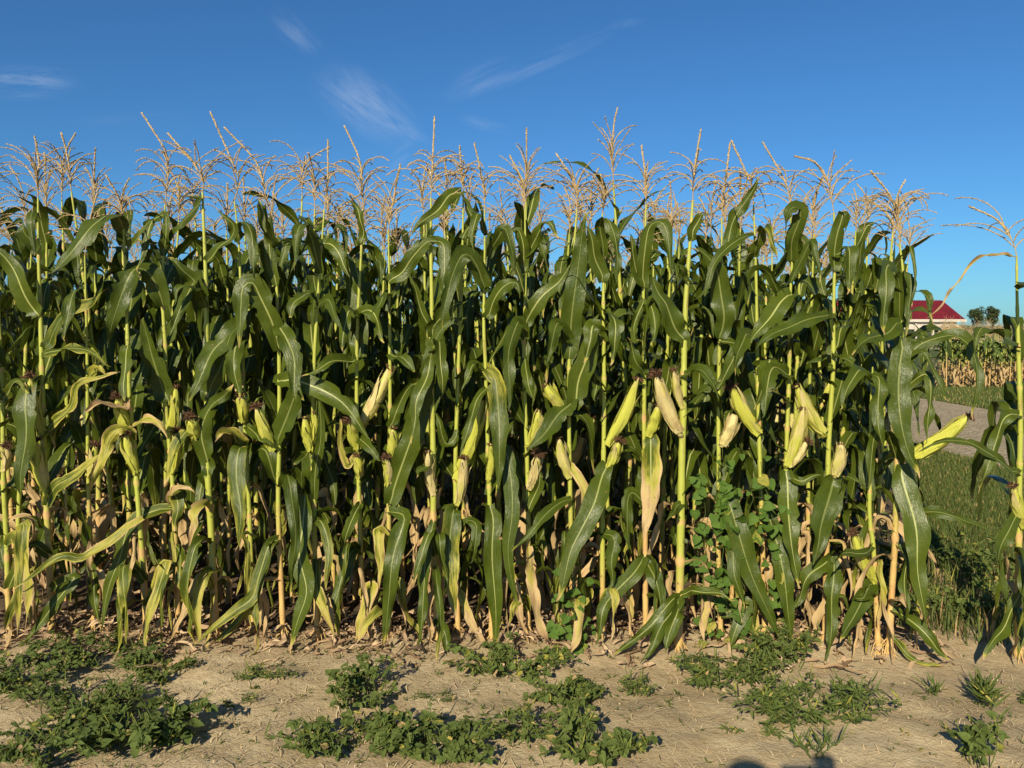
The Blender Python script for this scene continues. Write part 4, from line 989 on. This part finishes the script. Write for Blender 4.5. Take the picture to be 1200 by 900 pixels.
# ------------------------------------------------------------------ farm building far off, trees, straw heap
def box(mb,x0,x1,y0,y1,z0,z1,tone=0):
    mb.add([(x0,y0,z0),(x1,y0,z0),(x1,y1,z0),(x0,y1,z0),(x0,y0,z1),(x1,y0,z1),(x1,y1,z1),(x0,y1,z1)],
           [(0,3,2,1),(4,5,6,7),(0,1,5,4),(1,2,6,5),(2,3,7,6),(3,0,4,7)],tone)
BY=130.0
e0=at(1131.5,374.3,BY); rg=at(1104,352,BY+8)
ex1=e0.x; ez=e0.z; rz_=rg.z; rx1=rg.x; ex0=ex1-27; rx0=ex0+5
b=thing('farm_pavilion','long low farm pavilion with a dark red hipped roof and open white-posted front','building',((ex0+ex1)/2,BY+8,0))
bo=Vector(b.location)
mb=MB()
y0,y1=BY,BY+16; ym=BY+8
mb.add([(ex0,y0,ez),(ex1,y0,ez),(ex1,y1,ez),(ex0,y1,ez),(rx0,ym,rz_),(rx1,ym,rz_)],[(0,1,5,4),(1,2,5),(2,3,4,5),(3,0,4),(0,3,2,1)])
# standing seams
for k in range(55):
    x=ex0+(ex1-ex0)*(k+.5)/55
    t=min(1,max(0,(x-ex0)/5),(ex1-x)/(ex1-rx1) if x>rx1 else 1)
    if t<.05: continue
    zt=ez+(rz_-ez)*t; yt=y0+(ym-y0)*t
    mb.add([(x-.03,y0,ez+.02),(x+.03,y0,ez+.02),(x+.03,yt,zt+.02),(x-.03,yt,zt+.02),(x-.03,y0,ez+.08),(x+.03,y0,ez+.08),(x+.03,yt,zt+.08),(x-.03,yt,zt+.08)],[(4,5,6,7),(0,4,7,3),(1,2,6,5),(0,1,5,4)])
roof=mb.build('roof',M['roof_red'],b,bo,False)
mb=MB(); box(mb,ex0-.15,ex1+.15,y0-.12,y0-.02,ez-.42,ez+.02); mb.build('gutter_board',M['white'],b,bo,False)
mb=MB(); box(mb,ex0+.3,ex1-1.2,y0+.5,y0+.8,ez-1.65,ez-.44); mb.build('upper_panel',M['board'],b,bo,False)
for k in range(9):
    x=ex0+1+(ex1-2.2-ex0-1)*k/8
    mb=MB(); box(mb,x-.16,x+.16,y0+.35,y0+.67,0,ez-.4); box(mb,x-.24,x+.24,y0+.27,y0+.75,0,.3); mb.build('post',M['white'],b,bo,False)
mb=MB(); box(mb,ex0+.5,ex0+19.5,y0+9,y0+9.3,0,ez-.4); mb.build('back_wall',M['dark_wood'],b,bo,False)
mb=MB()
for k in range(26):
    x=ex0+1+(ex1-ex0-2.5)*k/25; box(mb,x-.05,x+.05,y0+4,y0+4.1,0,1.25)
box(mb,ex0+1,ex1-1.5,y0+4.0,y0+4.06,1.15,1.27); box(mb,ex0+1,ex1-1.5,y0+4.0,y0+4.06,.55,.63); mb.build('railing',M['dark_wood'],b,bo,False)

def tree(label,px,py_top,py_bot,Y,wpx,seed):
    random.seed(seed)
    base=at(px,386,Y); sc=Y/900; H=(386-py_top)*sc+1.6; Rr=wpx/2*sc
    root=thing('broadleaf_tree',label,'tree',(base.x,Y,0),0,None)
    mb=MB(); tube(mb,[Vector((0,0,0)),Vector((.1,0,H*.35)),Vector((0,.1,H*.75))],[.35,.26,.12],8)
    for k in range(7):
        a=k*.9; z=H*U(.3,.55); tube(mb,[Vector((0,0,z)),Vector((math.cos(a)*Rr*.5,math.sin(a)*Rr*.5,z+H*.15)),Vector((math.cos(a)*Rr*.8,math.sin(a)*Rr*.8,z+H*.25))],[.14,.09,.03],5)
    mb.build('trunk',M['bark'],root)
    mb=MB()
    lob=[(Vector((U(-.45,.45)*Rr,U(-.45,.45)*Rr,H*U(.42,.80))),Rr*U(.25,.48)) for _ in range(17)]
    for q in range(4200):
        c,r=random.choice(lob); d=Vector((random.gauss(0,1),random.gauss(0,1),random.gauss(0,1))).normalized()*r*random.random()**.33
        p=c+d; 
        a=Vector((U(-1,1),U(-1,1),U(-1,1))).normalized(); b_=a.orthogonal().normalized(); l=U(.12,.26)
        mb.add([p-a*l,p+b_*l*.6,p+a*l,p-b_*l*.6],[(0,1,2,3)],0,[(0,0),(1,0),(1,1),(0,1)])
    mb.build('crown',M['crown'],root,(0,0,0),False)
tree('rounded dark tree on the horizon, the left of the close pair beyond the farm building',1144.5,356,380,200,23,1)
tree('rounded dark tree on the horizon, the right of the close pair beyond the farm building',1163,355,380,206,21,2)
random.seed(99)
# a heap of straw in the yard
hp=gnd(1116,396.5); hp=Vector((at(1117,390,88).x,88,0)); mb=MB()
for q in range(2600):
    r=math.sqrt(random.random()); a=U(0,6.28); x=r*1.7*math.cos(a); y=r*1.3*math.sin(a); z=2.15*(1-r*r)**.8*(.85+.15*math.sin(a*3))*U(.86,1.02)
    d=Vector((U(-1,1),U(-1,1),U(-.6,.4))).normalized(); s=d.orthogonal().normalized()*.05; p=Vector((x,y,max(.03,z)))
    mb.add([p-s,p+s,p+d*.45+s,p+d*.45-s],[(0,1,2,3)],U(0,.7))
k=18
vs=[(0,0,2.0)]+[(r*1.7*math.cos(6.2832*i/k),r*1.3*math.sin(6.2832*i/k),2.0*(1-r*r)**.8) for r in (.35,.7,.97) for i in range(k)]
fs=[(0,1+i,1+(i+1)%k) for i in range(k)]+[(1+j*k+i,1+(j+1)*k+i,1+(j+1)*k+(i+1)%k,1+j*k+(i+1)%k) for j in range(2) for i in range(k)]
mb.add(vs,fs,.1)
o=mb.build('straw_heap',M['straw'],None,(0,0,0)); o.location=hp; tag(o,'tan straw heap in the yard between the farm building and the far corn','straw heap')
# hedge line far away so that the horizon is not a bare edge
mb=MB()
for q in range(9000):
    x=U(-420,520); p=Vector((x,430+U(-4,4),U(0,1)*(3.0+2.2*mnoise.noise((x*.03,0,0))+1.2*mnoise.noise((x*.15,4,0)))))
    a=Vector((U(-1,1),U(-.3,.3),U(-.6,.6))).normalized(); b_=a.orthogonal().normalized(); l=U(.8,1.8)
    mb.add([p-a*l,p+b_*l*.7,p+a*l,p-b_*l*.7],[(0,1,2,3)],0,[(0,0),(1,0),(1,1),(0,1)])
tag(mb.build('distant_hedgerow',M['crown'],None,(0,0,0),False),'low dark hedgerow along the far horizon','hedgerow',None,'stuff')

# ------------------------------------------------------------------ light, sky, camera
sd=ray(916,898).normalized()                      # the way the light travels: shadows run away to the right
el=math.asin(-sd.z); azs=math.atan2(-sd.x,-sd.y)  # compass bearing of the sun, from +Y clockwise
L=bpy.data.lights.new('sun','SUN'); L.energy=5.0; L.angle=R(.5); L.color=(1,.89,.67)
lo=bpy.data.objects.new('sun',L); COL.objects.link(lo); lo.rotation_euler=sd.to_track_quat('-Z','Y').to_euler(); lo.location=(-6,-14,10)
W=bpy.data.worlds.new('World'); S.world=W; W.use_nodes=True
g=NT.__new__(NT); g.m=W; g.t=W.node_tree; g.t.nodes.clear()
sky=g.n('ShaderNodeTexSky',sky_type='NISHITA',sun_disc=False,sun_elevation=el,sun_rotation=SKYROT(azs),altitude=100,air_density=1.0,dust_density=.3,ozone_density=2.2)
tc=g.n('ShaderNodeTexCoord').outputs['Generated']
sp=g.n('ShaderNodeSeparateXYZ',{0:tc}); dx,dy,dz=sp.outputs
dyc=g.math('MAXIMUM',dy,.05)
u=g.math('DIVIDE',dx,dyc); v=g.math('DIVIDE',dz,dyc)
def uvpx(px,py):
    d=ray(px,py); return d.x/d.y, d.z/d.y
front=g.rng(dy,.2,.4)
total=None
def wisp(px,py,lw,lh,ang,amt,ns=9,stretch=5,lo_=.42,hi=.72,seed=0,nang=None):
    """a cirrus wisp: ellipse on the sky, fibrous along its length"""
    global total
    a0,b0=uvpx(px,py); lw/=900; lh/=900
    c,s=math.cos(ang),math.sin(ang)
    uu=g.math('SUBTRACT',u,a0); vv=g.math('SUBTRACT',v,b0)
    x=g.math('ADD',g.math('MULTIPLY',uu,c),g.math('MULTIPLY',vv,s)); y=g.math('SUBTRACT',g.math('MULTIPLY',vv,c),g.math('MULTIPLY',uu,s))
    r=g.math('SQRT',g.math('ADD',g.math('POWER',g.math('DIVIDE',x,lw),2.0),g.math('POWER',g.math('DIVIDE',y,lh),2.0)))
    m=g.rng(r,0.0,1.0,1,0)
    na=ang if nang is None else nang; c2,s2=math.cos(na),math.sin(na)
    xn=g.math('ADD',g.math('MULTIPLY',uu,c2),g.math('MULTIPLY',vv,s2)); yn=g.math('SUBTRACT',g.math('MULTIPLY',vv,c2),g.math('MULTIPLY',uu,s2))
    vec=g.n('ShaderNodeCombineXYZ',{0:g.math('MULTIPLY',xn,ns),1:g.math('MULTIPLY',yn,ns*stretch*1.25),2:seed+.3}).outputs[0]
    nz=g.n('ShaderNodeTexNoise',{'Vector':vec,'Scale':1.0,'Detail':9,'Roughness':.66,'Distortion':.45}).outputs[0]
    f=g.math('MULTIPLY',g.math('MULTIPLY',m,g.rng(nz,lo_,hi)),amt)
    total=f if total is None else g.math('ADD',total,f)
wisp(28,97,75,24,.02,.75,8,5,.34,.66,1)
wisp(348,38,44,22,-.7,.5,12,4,.36,.7,2)
wisp(428,122,80,42,-.55,.75,9,4,.33,.7,3,-.75)
wisp(470,150,60,18,-.5,.45,9,5,.36,.7,4)
wisp(630,75,120,13,.40,.5,7,6,.34,.7,5)
wisp(560,92,60,22,.5,.35,8,5,.36,.7,6)
wisp(470,185,40,16,.8,.4,9,5,.36,.7,7)
wisp(568,146,40,10,-.25,.32,9,4,.36,.7,8)
wisp(730,28,30,7,.15,.3,9,4,.36,.7,9)
wisp(20,246,100,16,-.12,.75,5,4,.25,.65,10)
wisp(150,140,90,10,.05,.15,6,5,.36,.7,11)
wisp(330,185,60,30,.3,.22,7,4,.36,.7,12)
wisp(650,205,60,20,.1,.2,7,4,.36,.7,13)
fac=g.math('MULTIPLY',g.math('MULTIPLY',total,front),.37,clamp=True)
cloud=g.mix(fac,SKYTINT(g,sky.outputs[0]),CLOUDCOL)
bg=g.n('ShaderNodeBackground',{'Color':cloud,'Strength':SKYSTR})
g.n('ShaderNodeOutputWorld',{0:bg.outputs[0]})

cd=bpy.data.cameras.new('camera'); cd.lens=27; cd.sensor_width=36; cd.clip_end=6000; cd.clip_start=.05
co=bpy.data.objects.new('camera',cd); COL.objects.link(co); co.location=CAM; co.rotation_euler=(PI/2-TH,0,0); S.camera=co
S.view_settings.view_transform='Standard'; S.view_settings.look='None'; S.view_settings.exposure=EXPO; S.view_settings.gamma=1
S.view_settings.use_curve_mapping=False
S.cycles.max_bounces=6; S.cycles.diffuse_bounces=3; S.cycles.transmission_bounces=3; S.cycles.transparent_max_bounces=4; S.cycles.caustics_reflective=False; S.cycles.caustics_refractive=False
S.render.resolution_x=1024; S.render.resolution_y=768
# ------------------------------------------------------------------ the photographer, whose shadow reaches into the picture
def person():
    root=thing('person','person behind the camera holding up a phone, seen only as a shadow on the soil','person',(-.235,-.36,0))
    V={};E=[]
    def j(n,x,y,z,r,p=None):
        V[n]=(Vector((x,y,z)),r)
        if p: E.append((p,n))
    j('pelvis',0,0,.96,.135); j('waist',0,0,1.12,.125,'pelvis'); j('chest',0,.02,1.32,.15,'waist'); j('neck0',0,.02,1.49,.075,'chest'); j('neck',0,.03,1.54,.055,'neck0')
    j('head1',0,.045,1.63,.08,'neck'); j('head2',0,.05,1.71,.082,'head1')
    for s,t in ((-1,'l'),(1,'r')):
        j('hip'+t,.10*s,0,.9,.095,'pelvis'); j('knee'+t,.12*s,.02,.50,.062,'hip'+t); j('ankle'+t,.13*s,-.02,.09,.042,'knee'+t); j('toe'+t,.15*s,.15,.035,.034,'ankle'+t)
        j('sh'+t,.18*s,.01,1.45,.062,'chest')
    for t,e,w,p in (('r',(.37,.08,1.27),(.40,.27,1.48),(.375,.33,1.555)),('l',(-.20,.17,1.22),(.06,.29,1.42),(.12,.33,1.50))):
        j('elb'+t,*e,.043,'sh'+t); j('wri'+t,*w,.030,'elb'+t); j('palm'+t,*p,.06,'wri'+t); j('palmb'+t,p[0]+(-.01 if t=='r' else .012),p[1]+.01,p[2]+.03,.062,'palm'+t)
    names=list(V); ix={n:i for i,n in enumerate(names)}
    me=bpy.data.meshes.new('body'); me.from_pydata([tuple(V[n][0]) for n in names],[(ix[a],ix[b]) for a,b in E],[]); me.update()
    o=bpy.data.objects.new('body',me); COL.objects.link(o); o.parent=root
    sk=o.modifiers.new('skin','SKIN'); sk.use_smooth_shade=True
    for n,v in zip(names,me.skin_vertices[0].data): v.radius=(V[n][1],V[n][1])
    me.skin_vertices[0].data[0].use_root=True
    o.modifiers.new('sub','SUBSURF').levels=2; o.modifiers['sub'].render_levels=2
    me.materials.append(M['cloth'])
    mb=MB()
    for s,(hx,hy,hz) in ((1,(.375,.33,1.555)),(-1,(.12,.33,1.50))):
        for q,(dz,l) in enumerate(((.06,.9),(.04,1.0),(.019,.97),(-.001,.8))):
            b=Vector((hx+.04*s,hy+.02,hz+dz)); tube(mb,catmull([b,b+Vector((.012*s,.03,.004)),b+Vector((-.015*s,.052*l,.004)),b+Vector((-.05*s*l,.05,.0))],8),[.0095,.0095,.009,.009,.0088,.0085,.008,.0075,.006],8,0,True)
        b=Vector((hx,hy,hz+.06)); tube(mb,catmull([b,b+Vector((-.012*s,.0,.022)),b+Vector((-.04*s,.012,.03))],6),[.012,.012,.011,.011,.010,.009,.007],8,0,True)
    mb.build('fingers',M['skin'],root)
    mb=MB(); C=[Vector((0,.035+.01*i,1.66+.015*i)) for i in range(9)]
    tube(mb,[Vector((0,.02,1.60)),Vector((0,.025,1.65)),Vector((0,.03,1.70)),Vector((0,.035,1.745)),Vector((0,.04,1.785)),Vector((0,.04,1.80))],[.075,.098,.105,.10,.065,.02],16,0,True)
    mb.build('hair',M['hair'],root)
    ph=thing('phone','dark phone held sideways by the person behind the camera','phone',(.085,-.03,1.583))
    mb=MB(); box(mb,-.1,.1,-.008,.0,-.04,.04); ob=mb.build('phone_body',M['hair'],ph,(0,0,0),False)
M['cloth']=simple('dark_cloth',(.05,.055,.08),.9); M['skin']=simple('skin',(.45,.28,.2),.5); M['hair']=simple('dark_hair',(.03,.022,.018),.6)
person()
